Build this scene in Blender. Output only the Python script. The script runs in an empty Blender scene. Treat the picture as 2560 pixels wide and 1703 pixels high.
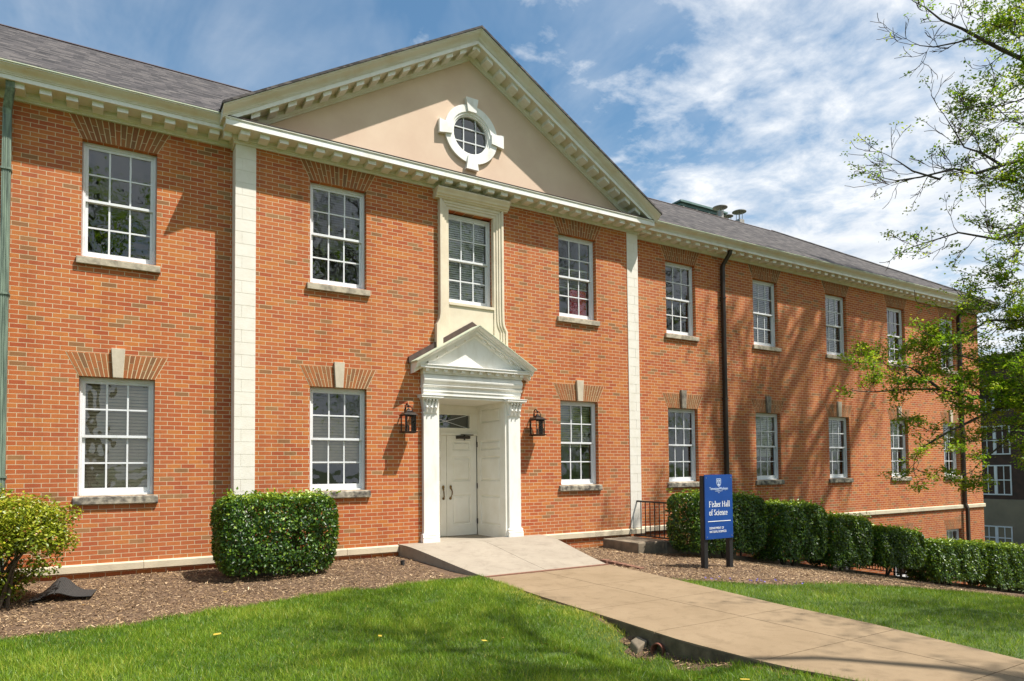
import bpy, math, random
import numpy as np
from mathutils import Vector, Matrix
R = math.radians
random.seed(7); rng = np.random.default_rng(11)
sc = bpy.context.scene
col = sc.collection

# ------------------------------------------------------------------ camera, sky, sun, exposure
cam_d = bpy.data.cameras.new('camera'); cam = bpy.data.objects.new('camera', cam_d); col.objects.link(cam)
CAM = Vector((-6.170, -11.654, 1.629))
YAW, PIT, ROL = 0.54617, 0.03749, -0.00956
fw = Vector((math.sin(YAW)*math.cos(PIT), math.cos(YAW)*math.cos(PIT), math.sin(PIT)))
rt = Vector((math.cos(YAW), -math.sin(YAW), 0)); up = rt.cross(fw)
r2 = rt*math.cos(ROL)+up*math.sin(ROL); u2 = -rt*math.sin(ROL)+up*math.cos(ROL)
cam.matrix_world = Matrix(((r2.x, u2.x, -fw.x, CAM.x), (r2.y, u2.y, -fw.y, CAM.y), (r2.z, u2.z, -fw.z, CAM.z), (0, 0, 0, 1)))
cam_d.sensor_width = 36; cam_d.lens = 1690.63/2560*36; cam_d.shift_y = (1111.88-851.5)/2560
cam_d.clip_start = .1; cam_d.clip_end = 3000
sc.camera = cam

SUN = Vector((.88, -1.0, 2.35)).normalized()           # towards the sun
sun_d = bpy.data.lights.new('sun', 'SUN'); sun = bpy.data.objects.new('sun', sun_d); col.objects.link(sun)
sun.rotation_euler = (-SUN).to_track_quat('-Z', 'Y').to_euler()
sun_d.energy = 5.0; sun_d.angle = R(.53); sun_d.color = (1, .955, .885)
sc.view_settings.view_transform = 'Standard'; sc.view_settings.look = 'None'
sc.view_settings.exposure = 0.60; sc.view_settings.gamma = 1
sc.cycles.use_denoising = True
try: sc.cycles.denoiser = 'OPENIMAGEDENOISE'
except Exception: pass
sc.cycles.max_bounces = 7; sc.cycles.transparent_max_bounces = 12
sc.cycles.caustics_reflective = False; sc.cycles.caustics_refractive = False

class NT:
    """small helper around a node tree"""
    def __init__(s, tree): s.t = tree; s.t.nodes.clear()
    def n(s, typ, ins=None, **kw):
        nd = s.t.nodes.new(typ)
        for k, v in kw.items(): setattr(nd, k, v)
        for k, v in (ins or {}).items():
            sock = nd.inputs[k]
            if isinstance(v, bpy.types.NodeSocket): s.t.links.new(v, sock)
            elif isinstance(v, (tuple, list)) and len(v) == 3 and sock.type == 'RGBA': sock.default_value = (*v, 1)
            else: sock.default_value = v
        return nd
    def math(s, op, a, b=0.0, clamp=False):
        return s.n('ShaderNodeMath', {0: a, 1: b}, operation=op, use_clamp=clamp).outputs[0]
    def mix(s, f, a, b, mode='MIX'):
        nd = s.n('ShaderNodeMix', data_type='RGBA', blend_type=mode)
        for k, v in ((0, f), (6, a), (7, b)):
            if isinstance(v, bpy.types.NodeSocket): s.t.links.new(v, nd.inputs[k])
            elif isinstance(v, (tuple, list)): nd.inputs[k].default_value = (*v[:3], 1)
            else: nd.inputs[k].default_value = v
        return nd.outputs[2]
    def ramp(s, f, stops, interp='LINEAR'):
        nd = s.n('ShaderNodeValToRGB', {0: f}); cr = nd.color_ramp; cr.interpolation = interp
        while len(cr.elements) < len(stops): cr.elements.new(.5)
        for e, (p, c) in zip(cr.elements, stops):
            e.position = p; e.color = (*c, 1) if len(c) == 3 else c
        return nd.outputs[0]
    def noise(s, vec, scale, detail=4, rough=.55, dist=0):
        return s.n('ShaderNodeTexNoise', {'Vector': vec, 'Scale': scale, 'Detail': detail, 'Roughness': rough, 'Distortion': dist}).outputs[0]

w = bpy.data.worlds.new('World'); sc.world = w; w.use_nodes = True
T = NT(w.node_tree)
sky = T.n('ShaderNodeTexSky', sky_type='NISHITA', sun_disc=False, sun_elevation=math.asin(SUN.z),
          sun_rotation=math.atan2(SUN.x, SUN.y), altitude=300, air_density=1.0, dust_density=1.0, ozone_density=1.0)
tc = T.n('ShaderNodeTexCoord').outputs['Generated']
sp = T.n('ShaderNodeSeparateXYZ', {0: tc})
zz = T.math('ADD', T.math('MAXIMUM', sp.outputs[2], 0.0), .12)
px_ = T.math('DIVIDE', sp.outputs[0], zz); py_ = T.math('DIVIDE', sp.outputs[1], zz)
pv = T.n('ShaderNodeCombineXYZ', {0: px_, 1: py_, 2: 0.0}).outputs[0]
pv2 = T.n('ShaderNodeMapping', {'Vector': pv, 'Location': (3.1, 1.7, 0), 'Rotation': (0, 0, R(-38)), 'Scale': (1, .42, 1)}).outputs[0]
n1 = T.noise(pv, 1.15, 5, .55, .3)            # broad cloud fields
n2 = T.noise(pv, 5.2, 9, .62, .25)            # mackerel puffs
n3 = T.noise(pv2, 1.9, 6, .6, .5)             # thin streaky veil
# more cloud towards the right of the hall (east), clearer to the west
az = T.math('ADD', T.math('MULTIPLY', sp.outputs[0], .40), T.math('MULTIPLY', sp.outputs[1], -.26))
n4 = T.noise(pv, 14.0, 6, .6, .2)
cov = T.math('ADD', T.math('MULTIPLY', n1, .62), T.math('ADD', T.math('MULTIPLY', n2, .62), T.math('MULTIPLY', n4, .22)))
cov = T.math('ADD', cov, az)
puff = T.ramp(cov, [(.70, (0, 0, 0)), (.80, (.45, .45, .45)), (.96, (1, 1, 1))])
veil = T.ramp(n3, [(.36, (0, 0, 0)), (.75, (1, 1, 1))])
low = T.ramp(sp.outputs[2], [(.0, (.55, .55, .55)), (.22, (.12, .12, .12)), (.5, (0, 0, 0))])
mask = T.math('MAXIMUM', T.math('MULTIPLY', puff, .95), T.math('MAXIMUM', T.math('MULTIPLY', veil, .50), low))
skyc = T.mix(1.0, sky.outputs[0], (.84, 1.12, 1.13), 'MULTIPLY')
cloudc = T.mix(T.ramp(n2, [(.35, (0, 0, 0)), (.65, (1, 1, 1))]), (5.0, 5.5, 6.2), (7.6, 7.7, 7.8))
skymix = T.mix(mask, skyc, cloudc)
bg = T.n('ShaderNodeBackground', {'Color': skymix, 'Strength': .095})
T.t.links.new(bg.outputs[0], T.n('ShaderNodeOutputWorld').inputs[0])

# ------------------------------------------------------------------ materials
MAT = {}
def newmat(name):
    m = bpy.data.materials.new(name); m.use_nodes = True; MAT[name] = m
    return m, NT(m.node_tree)
def finish(N, sh): N.t.links.new(sh, N.n('ShaderNodeOutputMaterial').inputs[0])
def simple(name, c, c2=None, scale=6, rough=.6, bump=0, bscale=None, metal=0, spec=.5, detail=6, stretch=None, lo=.35, hi=.7):
    m, N = newmat(name)
    P = N.n('ShaderNodeNewGeometry').outputs['Position']
    if stretch: P = N.n('ShaderNodeMapping', {'Vector': P, 'Scale': stretch}).outputs[0]
    ins = {'Roughness': rough, 'Metallic': metal, 'Specular IOR Level': spec}
    if c2:
        f = N.ramp(N.noise(P, scale, detail, .6), [(lo, (0, 0, 0)), (hi, (1, 1, 1))])
        ins['Base Color'] = N.mix(f, c, c2)
    else: ins['Base Color'] = c
    b = N.n('ShaderNodeBsdfPrincipled', ins)
    if bump:
        h = N.noise(P, bscale or scale*4, 5, .6)
        N.t.links.new(N.n('ShaderNodeBump', {'Strength': bump, 'Distance': .01, 'Height': h}).outputs[0], b.inputs['Normal'])
    finish(N, b.outputs[0]); return m

BR = [(.0, (.40, .092, .034)), (.09, (.48, .134, .040)), (.28, (.44, .112, .037)), (.44, (.52, .172, .044)), (.60, (.46, .124, .039)),
      (.72, (.50, .150, .042)), (.86, (.43, .110, .037)), (.93, (.28, .132, .055)), (.97, (.33, .165, .068))]
def brick_mat():
    m, N = newmat('brick')
    g = N.n('ShaderNodeNewGeometry'); p = N.n('ShaderNodeSeparateXYZ', {0: g.outputs['Position']}); nn = N.n('ShaderNodeSeparateXYZ', {0: g.outputs['True Normal']})
    side = N.math('GREATER_THAN', N.math('ABSOLUTE', nn.outputs[0]), .7)
    u = N.math('ADD', N.math('MULTIPLY', p.outputs[0], N.math('SUBTRACT', 1.0, side)), N.math('MULTIPLY', p.outputs[1], side))
    vec = N.n('ShaderNodeCombineXYZ', {0: N.math('ADD', u, 40.64+.1), 1: N.math('ADD', p.outputs[2], 13.54-1.30+.0677*.0), 2: 0.0}).outputs[0]
    wob = N.noise(g.outputs['Position'], 9, 2)
    vec = N.n('ShaderNodeVectorMath', {0: vec, 1: N.n('ShaderNodeCombineXYZ', {0: N.math('MULTIPLY', N.math('SUBTRACT', wob, .5), .006), 1: N.math('MULTIPLY', N.math('SUBTRACT', wob, .5), .004), 2: 0.}).outputs[0]}, operation='ADD').outputs[0]
    bt = N.n('ShaderNodeTexBrick', {'Vector': vec, 'Color1': (0, 0, 0), 'Color2': (1, 1, 1), 'Mortar': (0, 0, 0), 'Scale': 1.0, 'Mortar Size': .0043,
              'Mortar Smooth': .12, 'Bias': 0.0, 'Brick Width': .2032, 'Row Height': .0677}, offset=.5, offset_frequency=2, squash=1)
    bc = N.ramp(bt.outputs['Color'], BR, 'CONSTANT')
    n1 = N.noise(g.outputs['Position'], 28, 5, .65); n2 = N.noise(g.outputs['Position'], .45, 4, .6); n3 = N.noise(g.outputs['Position'], 130, 3, .6)
    bc = N.mix(N.math('MULTIPLY', N.ramp(n1, [(.45, (0, 0, 0)), (.8, (1, 1, 1))]), .35), bc, (.20, .07, .035))
    bc = N.mix(N.math('MULTIPLY', N.ramp(n2, [(.42, (0, 0, 0)), (.75, (1, 1, 1))]), .22), bc, (.50, .23, .12))
    bc = N.mix(N.ramp(n3, [(.70, (0, 0, 0)), (.78, (.6, .6, .6))]), bc, (.10, .05, .03))
    mc = N.mix(N.noise(g.outputs['Position'], 14, 3), (.54, .43, .27), (.70, .57, .38))
    c = N.mix(bt.outputs['Fac'], bc, mc)
    dr = N.noise(N.n('ShaderNodeMapping', {'Vector': g.outputs['Position'], 'Scale': (2.6, 2.6, .28)}).outputs[0], 1.0, 6, .62)
    c = N.mix(N.math('MULTIPLY', N.ramp(dr, [(.50, (0, 0, 0)), (.74, (1, 1, 1))]), .42), c, N.mix(1.0, c, (.55, .50, .46), 'MULTIPLY'))
    damp = N.ramp(N.math('ADD', p.outputs[2], N.math('MULTIPLY', n2, .9)), [(.55, (1, 1, 1)), (1.15, (0, 0, 0))])
    c = N.mix(N.math('MULTIPLY', damp, .30), c, N.mix(1.0, c, (.55, .55, .55), 'MULTIPLY'))
    b = N.n('ShaderNodeBsdfPrincipled', {'Base Color': c, 'Roughness': .88, 'Specular IOR Level': .25})
    h = N.math('ADD', N.math('MULTIPLY', N.math('SUBTRACT', 1.0, bt.outputs['Fac']), .8), N.math('MULTIPLY', n1, .5))
    N.t.links.new(N.n('ShaderNodeBump', {'Strength': .5, 'Distance': .006, 'Height': h}).outputs[0], b.inputs['Normal'])
    finish(N, b.outputs[0])
brick_mat()
def tint_mat(name, stops, rough=.6, trans=0, spec=.5, noise=0, interp='LINEAR'):
    m, N = newmat(name)
    a = N.n('ShaderNodeAttribute', attribute_name='tint').outputs['Fac']
    c = N.ramp(a, stops, interp)
    if noise:
        f = N.noise(N.n('ShaderNodeNewGeometry').outputs['Position'], noise, 4)
        c = N.mix(N.math('MULTIPLY', f, .5), c, tuple(.55*x for x in stops[0][1]))
    b = N.n('ShaderNodeBsdfPrincipled', {'Base Color': c, 'Roughness': rough, 'Specular IOR Level': spec})
    sh = b.outputs[0]
    if trans:
        t = N.n('ShaderNodeBsdfTranslucent', {'Color': N.mix(.5, c, (.35, .5, .02))})
        sh = N.n('ShaderNodeMixShader', {0: trans, 1: sh, 2: t.outputs[0]}).outputs[0]
    finish(N, sh); return m
tint_mat('arch_brick', [(0, (.26, .110, .050)), (.3, (.42, .135, .045)), (.55, (.30, .15, .065)), (.75, (.47, .155, .050)), (1, (.22, .12, .06))], .88, noise=30, spec=.25)
simple('mortar', (.55, .42, .24), (.72, .58, .37), 14, .9)
simple('pilaster_stone', (.75, .695, .60), (.81, .765, .685), 5, .8, .12, 60)
simple('surround_stone', (.68, .58, .43), (.77, .68, .52), 3.5, .8, .15, 50)
simple('base_stone', (.62, .53, .38), (.40, .35, .26), 3, .85, .2, 40, lo=.45, hi=.85)
simple('sill_stone', (.50, .43, .32), (.20, .17, .13), 7, .85, .25, 40, detail=8, lo=.42, hi=.68)
simple('sill_stained', (.44, .39, .30), (.075, .065, .055), 8, .9, .3, 40, detail=9, lo=.36, hi=.62)
simple('key_stone', (.58, .50, .38), (.47, .40, .30), 6, .85, .2, 40)
simple('dark_stone', (.30, .26, .20), (.12, .10, .08), 9, .9, .2, 40)
simple('white_paint', (.84, .83, .79), (.56, .50, .39), 4.0, .5, .05, 30, stretch=(1, 1, .45), lo=.50, hi=.95, detail=9)
simple('stained_shaded_cream', (.74, .71, .62), (.62, .51, .34), 3.4, .55, .04, 30, lo=.45, hi=.9)  # cornice white stained cream, with frieze shade and brick bounce put into colour
simple('door_paint', (.86, .83, .75), (.78, .74, .64), 3, .45, .02, 40)
simple('portico_paint', (.84, .82, .77), (.60, .55, .45), 4, .42, .03, 30, stretch=(1, 1, .4), lo=.52, hi=.95, detail=9)
simple('frame_paint', (.72, .73, .74), (.58, .59, .58), 6, .45, lo=.5, hi=.85)
simple('stucco', (.66, .48, .355), (.73, .56, .42), 1.3, .9, .25, 70)
simple('copper_patina', (.24, .31, .23), (.05, .075, .06), 16, .6, .2, 30, stretch=(1.6, 1.6, .12))
simple('patina_light', (.42, .50, .38), (.60, .58, .42), 9, .6)
simple('brown_metal', (.035, .026, .020), (.055, .042, .032), 8, .4, metal=.3)
simple('flashing', (.06, .035, .028), (.10, .06, .045), 6, .5)
simple('iron', (.012, .011, .011), (.03, .022, .018), 30, .5)
simple('lamp_bronze', (.016, .013, .012), (.05, .036, .028), 20, .35, metal=.6)
simple('bronze', (.30, .18, .06), (.06, .035, .015), 22, .3, metal=.85)
simple('black_metal', (.010, .010, .011), rough=.55)
simple('candle', (.10, .09, .08), rough=.6)
simple('sign_blue', (.006, .050, .24), (.007, .062, .29), 2, .32)
simple('sign_white', (.85, .86, .88), rough=.5)
simple('sign_pale', (.50, .60, .78), rough=.5)
def concrete(name, a, b, dark, big=1.1):
    m, N = newmat(name); P = N.n('ShaderNodeNewGeometry').outputs['Position']
    c = N.mix(N.ramp(N.noise(P, big, 6, .65), [(.35, (0, 0, 0)), (.7, (1, 1, 1))]), a, b)
    c = N.mix(N.math('MULTIPLY', N.ramp(N.noise(P, 4.5, 8, .7, .6), [(.50, (0, 0, 0)), (.72, (1, 1, 1))]), .55), c, dark)
    sp1 = N.noise(P, 95, 3, .6); c = N.mix(N.ramp(sp1, [(.62, (0, 0, 0)), (.72, (.55, .55, .55))]), c, tuple(.5*x for x in a)); c = N.mix(N.ramp(sp1, [(.27, (.5, .5, .5)), (.36, (0, 0, 0))]), c, tuple(min(.8, 1.55*x) for x in a))
    bs = N.n('ShaderNodeBsdfPrincipled', {'Base Color': c, 'Roughness': .93, 'Specular IOR Level': .25})
    N.t.links.new(N.n('ShaderNodeBump', {'Strength': .35, 'Distance': .008, 'Height': N.math('ADD', sp1, N.noise(P, 9, 5))}).outputs[0], bs.inputs['Normal'])
    finish(N, bs.outputs[0])
concrete('path_concrete', (.290, .212, .130), (.240, .172, .102), (.155, .108, .062))
concrete('ramp_concrete', (.355, .305, .240), (.30, .255, .20), (.19, .155, .12), 1.6)
simple('old_concrete', (.28, .22, .15), (.12, .10, .07), 4, .92, .3, 40)
simple('moss_concrete', (.085, .066, .042), (.20, .155, .10), 7, .95, .4, 40)
simple('terracotta', (.22, .07, .04), (.13, .045, .03), 12, .7)
simple('rust_strip', (.26, .12, .075), (.16, .08, .05), 14, .85)
simple('rubber', (.030, .028, .026), (.05, .046, .042), 40, .85, .3, 200)
simple('soil', (.085, .050, .028), (.17, .105, .06), 9, .95, .6, 30)
simple('turf', (.045, .085, .012), (.085, .12, .02), 5, .95, .5, 40)
simple('far_ground', (.045, .075, .018), (.07, .09, .03), .3, .95)
simple('bark', (.10, .080, .062), (.040, .032, .026), 10, .9, .5, 30, stretch=(1, 1, .3))
simple('twig', (.095, .075, .058), (.05, .038, .03), 12, .8)
simple('shrub_stem', (.06, .042, .028), (.10, .075, .05), 14, .85)
simple('interior', (.42, .42, .30), (.36, .36, .26), 1, .9)
simple('interior_dark', (.06, .055, .045), (.09, .08, .06), 1, .9)
simple('ceiling', (.62, .62, .46), rough=.9)
simple('blind_tan', (.74, .60, .44), (.66, .53, .38), 2, .6)
simple('blind_white', (.82, .82, .74), rough=.55)
simple('blind_olive', (.55, .53, .30), rough=.6)
simple('red_plastic', (.82, .008, .018), rough=.35)
simple('far_brick', (.085, .045, .032), (.05, .032, .025), 3, .9, .3, 12)
simple('far_concrete', (.27, .22, .15), (.19, .155, .11), .8, .9)
simple('dark_glass', (.012, .014, .018), rough=.08)
simple('vent_steel', (.42, .40, .36), (.28, .26, .23), 6, .5, metal=.5)
simple('louver_green', (.085, .16, .15), (.15, .235, .21), 4, .6)
simple('petal', (.16, .12, .55), rough=.6)
tint_mat('mulch_chips', [(0, (.06, .034, .016)), (.35, (.21, .125, .060)), (.7, (.42, .28, .15)), (1, (.66, .50, .32))], .9)
tint_mat('litter', [(0, (.16, .07, .03)), (.5, (.42, .25, .05)), (1, (.62, .45, .04))], .7)
tint_mat('grass_blade', [(0, (.040, .110, .005)), (.45, (.150, .275, .012)), (.78, (.33, .430, .045)), (1, (.60, .50, .10))], .45, .35, .4)
tint_mat('holly_leaf', [(0, (.010, .036, .005)), (.45, (.034, .092, .009)), (.78, (.14, .25, .018)), (1, (.33, .42, .035))], .38, .22, .45)
tint_mat('gold_leaf', [(0, (.06, .10, .008)), (.4, (.19, .24, .016)), (.8, (.46, .46, .03)), (1, (.42, .19, .05))], .35, .25, .45)
tint_mat('spring_leaf', [(0, (.075, .195, .010)), (.5, (.165, .330, .015)), (.85, (.38, .48, .03)), (1, (.64, .58, .05))], .45, .55, .35)
tint_mat('plant_leaf', [(0, (.03, .09, .02)), (1, (.08, .17, .05))], .4, .2)

def shingle_mat():
    m, N = newmat('shingles')
    g = N.n('ShaderNodeNewGeometry'); p = N.n('ShaderNodeSeparateXYZ', {0: g.outputs['Position']})
    nn = N.n('ShaderNodeSeparateXYZ', {0: g.outputs['True Normal']})
    side = N.math('GREATER_THAN', N.math('ABSOLUTE', nn.outputs[0]), .3)
    u = N.math('ADD', N.math('MULTIPLY', p.outputs[0], N.math('SUBTRACT', 1.0, side)), N.math('MULTIPLY', p.outputs[1], side))
    vec = N.n('ShaderNodeCombineXYZ', {0: N.math('ADD', u, 60.), 1: N.math('MULTIPLY', p.outputs[2], 1.87), 2: 0.}).outputs[0]
    bt = N.n('ShaderNodeTexBrick', {'Vector': vec, 'Color1': (0, 0, 0), 'Color2': (1, 1, 1), 'Mortar': (.5, .5, .5), 'Scale': 1.0, 'Mortar Size': .001, 'Mortar Smooth': .3,
             'Brick Width': .17, 'Row Height': .127}, offset=.37, offset_frequency=2)
    c = N.ramp(bt.outputs['Color'], [(0, (.026, .024, .024)), (.35, (.062, .056, .055)), (.65, (.088, .078, .076)), (1, (.15, .133, .122))])
    c = N.mix(N.math('MULTIPLY', N.noise(g.outputs['Position'], 22, 4), .55), c, (.066, .059, .058))
    row = N.math('FRACT', N.math('DIVIDE', N.n('ShaderNodeSeparateXYZ', {0: vec}).outputs[1], .127))
    edge = N.ramp(row, [(.0, (1, 1, 1)), (.26, (0, 0, 0))])
    brk = N.ramp(N.noise(vec, 9, 3), [(.35, (.25, .25, .25)), (.6, (1, 1, 1))])
    c = N.mix(N.math('MULTIPLY', edge, N.math('MULTIPLY', brk, .85)), c, (.018, .016, .016))
    b = N.n('ShaderNodeBsdfPrincipled', {'Base Color': c, 'Roughness': .92, 'Specular IOR Level': .25})
    h = N.math('ADD', N.math('MULTIPLY', row, -1.0), N.math('MULTIPLY', N.noise(g.outputs['Position'], 80, 3), .4))
    N.t.links.new(N.n('ShaderNodeBump', {'Strength': .5, 'Distance': .012, 'Height': h}).outputs[0], b.inputs['Normal'])
    finish(N, b.outputs[0])
shingle_mat()
def glass_mat():
    m, N = newmat('glass')
    lw = N.n('ShaderNodeLayerWeight', {'Blend': .25}).outputs['Fresnel']
    wv = N.noise(N.n('ShaderNodeNewGeometry').outputs['Position'], 2.2, 2)
    bp = N.n('ShaderNodeBump', {'Strength': .22, 'Distance': .03, 'Height': wv}).outputs[0]
    gl = N.n('ShaderNodeBsdfGlossy', {'Color': (.95, .97, 1.0), 'Roughness': .012, 'Normal': bp})
    tr = N.n('ShaderNodeBsdfTransparent', {'Color': (.93, .95, .93)})
    f = N.math('ADD', N.math('MULTIPLY', lw, 1.7), .065, True)
    finish(N, N.n('ShaderNodeMixShader', {0: f, 1: tr.outputs[0], 2: gl.outputs[0]}).outputs[0])
    m2, N = newmat('lamp_glass')
    gl = N.n('ShaderNodeBsdfGlossy', {'Color': (1, .95, .9), 'Roughness': .05}); tr = N.n('ShaderNodeBsdfTransparent', {'Color': (.97, .94, .90)})
    lw = N.n('ShaderNodeLayerWeight', {'Blend': .18}).outputs['Fresnel']
    finish(N, N.n('ShaderNodeMixShader', {0: lw, 1: tr.outputs[0], 2: gl.outputs[0]}).outputs[0])
glass_mat()

# ------------------------------------------------------------------ mesh helpers
def tag(o, label=None, cat=None, group=None, kind=None):
    if label: o['label'] = label
    if cat: o['category'] = cat
    if group: o['group'] = group
    if kind: o['kind'] = kind
    return o
def empty(name, loc=(0, 0, 0), rz=0, parent=None):
    o = bpy.data.objects.new(name, None); col.objects.link(o); o.location = loc; o.rotation_euler = (0, 0, rz)
    o.empty_display_size = .2
    if parent: o.parent = parent
    return o
def copy_tree(o, parent=None):
    c = o.copy(); col.objects.link(c); c.parent = parent
    for ch in list(o.children): copy_tree(ch, c)
    return c

class MB:
    def __init__(s): s.v = []; s.f = []; s.t = []
    def quad(s, *pts, t=0.5):
        i = len(s.v); s.v += [tuple(p) for p in pts]; s.f.append(tuple(range(i, i+len(pts)))); s.t.append(t)
    def box(s, x0, x1, y0, y1, z0, z1, t=.5):
        i = len(s.v)
        s.v += [(x0, y0, z0), (x1, y0, z0), (x1, y1, z0), (x0, y1, z0), (x0, y0, z1), (x1, y0, z1), (x1, y1, z1), (x0, y1, z1)]
        for q in ((0, 3, 2, 1), (4, 5, 6, 7), (0, 1, 5, 4), (1, 2, 6, 5), (2, 3, 7, 6), (3, 0, 4, 7)):
            s.f.append(tuple(i+k for k in q)); s.t.append(t)
        return s
    def hull8(s, a, b, t=.5):                      # a: 4 bottom points, b: 4 top points
        i = len(s.v); s.v += [tuple(p) for p in a]+[tuple(p) for p in b]
        for q in ((0, 3, 2, 1), (4, 5, 6, 7), (0, 1, 5, 4), (1, 2, 6, 5), (2, 3, 7, 6), (3, 0, 4, 7)):
            s.f.append(tuple(i+k for k in q)); s.t.append(t)
    def prism_xz(s, poly, y0, y1, t=.5):            # polygon in x,z extruded in y (y0 front)
        n = len(poly); i = len(s.v)
        s.v += [(x, y0, z) for x, z in poly]+[(x, y1, z) for x, z in poly]
        s.f.append(tuple(range(i, i+n))); s.f.append(tuple(range(i+2*n-1, i+n-1, -1))); s.t += [t, t]
        for k in range(n):
            l = (k+1) % n; s.f.append((i+k, i+n+k, i+n+l, i+l)); s.t.append(t)
        return s
    def sweep(s, prof, st, t=.5):                   # prof [(y,z)] closed, stations [(x,dz)]
        n = len(prof); i = len(s.v)
        for x, dz in st: s.v += [(x, y, z+dz) for y, z in prof]
        for a in range(len(st)-1):
            for k in range(n):
                l = (k+1) % n; s.f.append((i+a*n+k, i+a*n+l, i+(a+1)*n+l, i+(a+1)*n+k)); s.t.append(t)
        s.f.append(tuple(range(i, i+n))[::-1]); j = i+(len(st)-1)*n; s.f.append(tuple(range(j, j+n))); s.t += [t, t]
        return s
    def tube(s, pts, rad, n=8, t=.5, caps=True):
        pts = [Vector(p) for p in pts]; i = len(s.v); m = len(pts)
        if not isinstance(rad, (list, tuple)): rad = [rad]*m
        ref = Vector((0, 0, 1))
        for k, p in enumerate(pts):
            d = (pts[min(k+1, m-1)]-pts[max(k-1, 0)]).normalized()
            r = ref if abs(d.dot(ref)) < .95 else Vector((1, 0, 0))
            a = d.cross(r).normalized(); b = d.cross(a)
            for q in range(n):
                an = 2*math.pi*q/n; s.v.append(tuple(p+a*math.cos(an)*rad[k]+b*math.sin(an)*rad[k]))
        for k in range(m-1):
            for q in range(n):
                l = (q+1) % n; s.f.append((i+k*n+q, i+k*n+l, i+(k+1)*n+l, i+(k+1)*n+q)); s.t.append(t)
        if caps:
            s.f.append(tuple(range(i, i+n))); s.f.append(tuple(range(i+(m-1)*n, i+m*n))[::-1]); s.t += [t, t]
        return s
    def lathe(s, c, prof, n=20, t=.5):               # prof [(r,z)] about vertical axis at c
        i = len(s.v)
        for r, z in prof:
            for q in range(n):
                an = 2*math.pi*q/n; s.v.append((c[0]+r*math.cos(an), c[1]+r*math.sin(an), c[2]+z))
        for k in range(len(prof)-1):
            for q in range(n):
                l = (q+1) % n; s.f.append((i+k*n+q, i+k*n+l, i+(k+1)*n+l, i+(k+1)*n+q)); s.t.append(t)
        s.f.append(tuple(range(i, i+n))[::-1]); j = i+(len(prof)-1)*n; s.f.append(tuple(range(j, j+n))); s.t += [t, t]
        return s
    def build(s, name, mat, parent=None, loc=None, smooth=False, bevel=0, tint=False, recalc=True):
        me = bpy.data.meshes.new(name); me.from_pydata(s.v, [], s.f)
        if recalc:
            import bmesh
            bm = bmesh.new(); bm.from_mesh(me); bmesh.ops.recalc_face_normals(bm, faces=bm.faces); bm.to_mesh(me); bm.free()
        if tint:
            a = me.attributes.new('tint', 'FLOAT', 'FACE'); a.data.foreach_set('value', np.array(s.t, 'f'))
        me.materials.append(MAT[mat] if isinstance(mat, str) else mat)
        if smooth:
            me.polygons.foreach_set('use_smooth', [True]*len(me.polygons)); me.set_sharp_from_angle(angle=R(40))
        o = bpy.data.objects.new(name, me); col.objects.link(o)
        if parent: o.parent = parent
        if loc: o.location = loc
        if bevel:
            b = o.modifiers.new('bevel', 'BEVEL'); b.width = bevel; b.segments = 2; b.limit_method = 'ANGLE'; b.angle_limit = R(40)
        return o
def np_mesh(name, V, F, mat, parent=None, tint=None, smooth=False):
    """V (n,3) floats, F (m,k) ints all of one size"""
    me = bpy.data.meshes.new(name); m, k = F.shape
    me.vertices.add(len(V)); me.vertices.foreach_set('co', np.asarray(V, 'f').ravel())
    me.loops.add(m*k); me.loops.foreach_set('vertex_index', np.asarray(F, 'i').ravel())
    me.polygons.add(m); me.polygons.foreach_set('loop_start', np.arange(0, m*k, k, dtype='i'))
    if tint is not None:
        a = me.attributes.new('tint', 'FLOAT', 'FACE'); a.data.foreach_set('value', np.asarray(tint, 'f'))
    me.materials.append(MAT[mat])
    if smooth: me.polygons.foreach_set('use_smooth', [True]*m)
    me.update(calc_edges=True); me.validate()
    o = bpy.data.objects.new(name, me); col.objects.link(o)
    if parent: o.parent = parent
    return o
def unit(a): return a/np.maximum(np.linalg.norm(a, axis=-1, keepdims=True), 1e-9)
def leaves(P, Nrm, size, wid=.55, fold=.18, jitter=.6):
    """rhombus leaves with a folded midrib: P (n,3) base points, Nrm (n,3) facing; returns V,F"""
    n = len(P); Nn = unit(Nrm+rng.normal(0, jitter, (n, 3)))
    A = unit(np.cross(Nn, rng.normal(0, 1, (n, 3)))); B = np.cross(Nn, A)
    L = (size*rng.uniform(.7, 1.3, n))[:, None]
    base = P; tip = P+A*L; mid = P+A*L*.5
    l = mid+B*L*wid*.5+Nn*L*fold; r = mid-B*L*wid*.5+Nn*L*fold
    V = np.stack([base, l, tip, r], 1).reshape(-1, 3); i = np.arange(n)[:, None]*4
    F = np.concatenate([i+np.array([[0, 1, 2]]), i+np.array([[0, 2, 3]])], 1).reshape(-1, 3)
    return V, F

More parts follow.
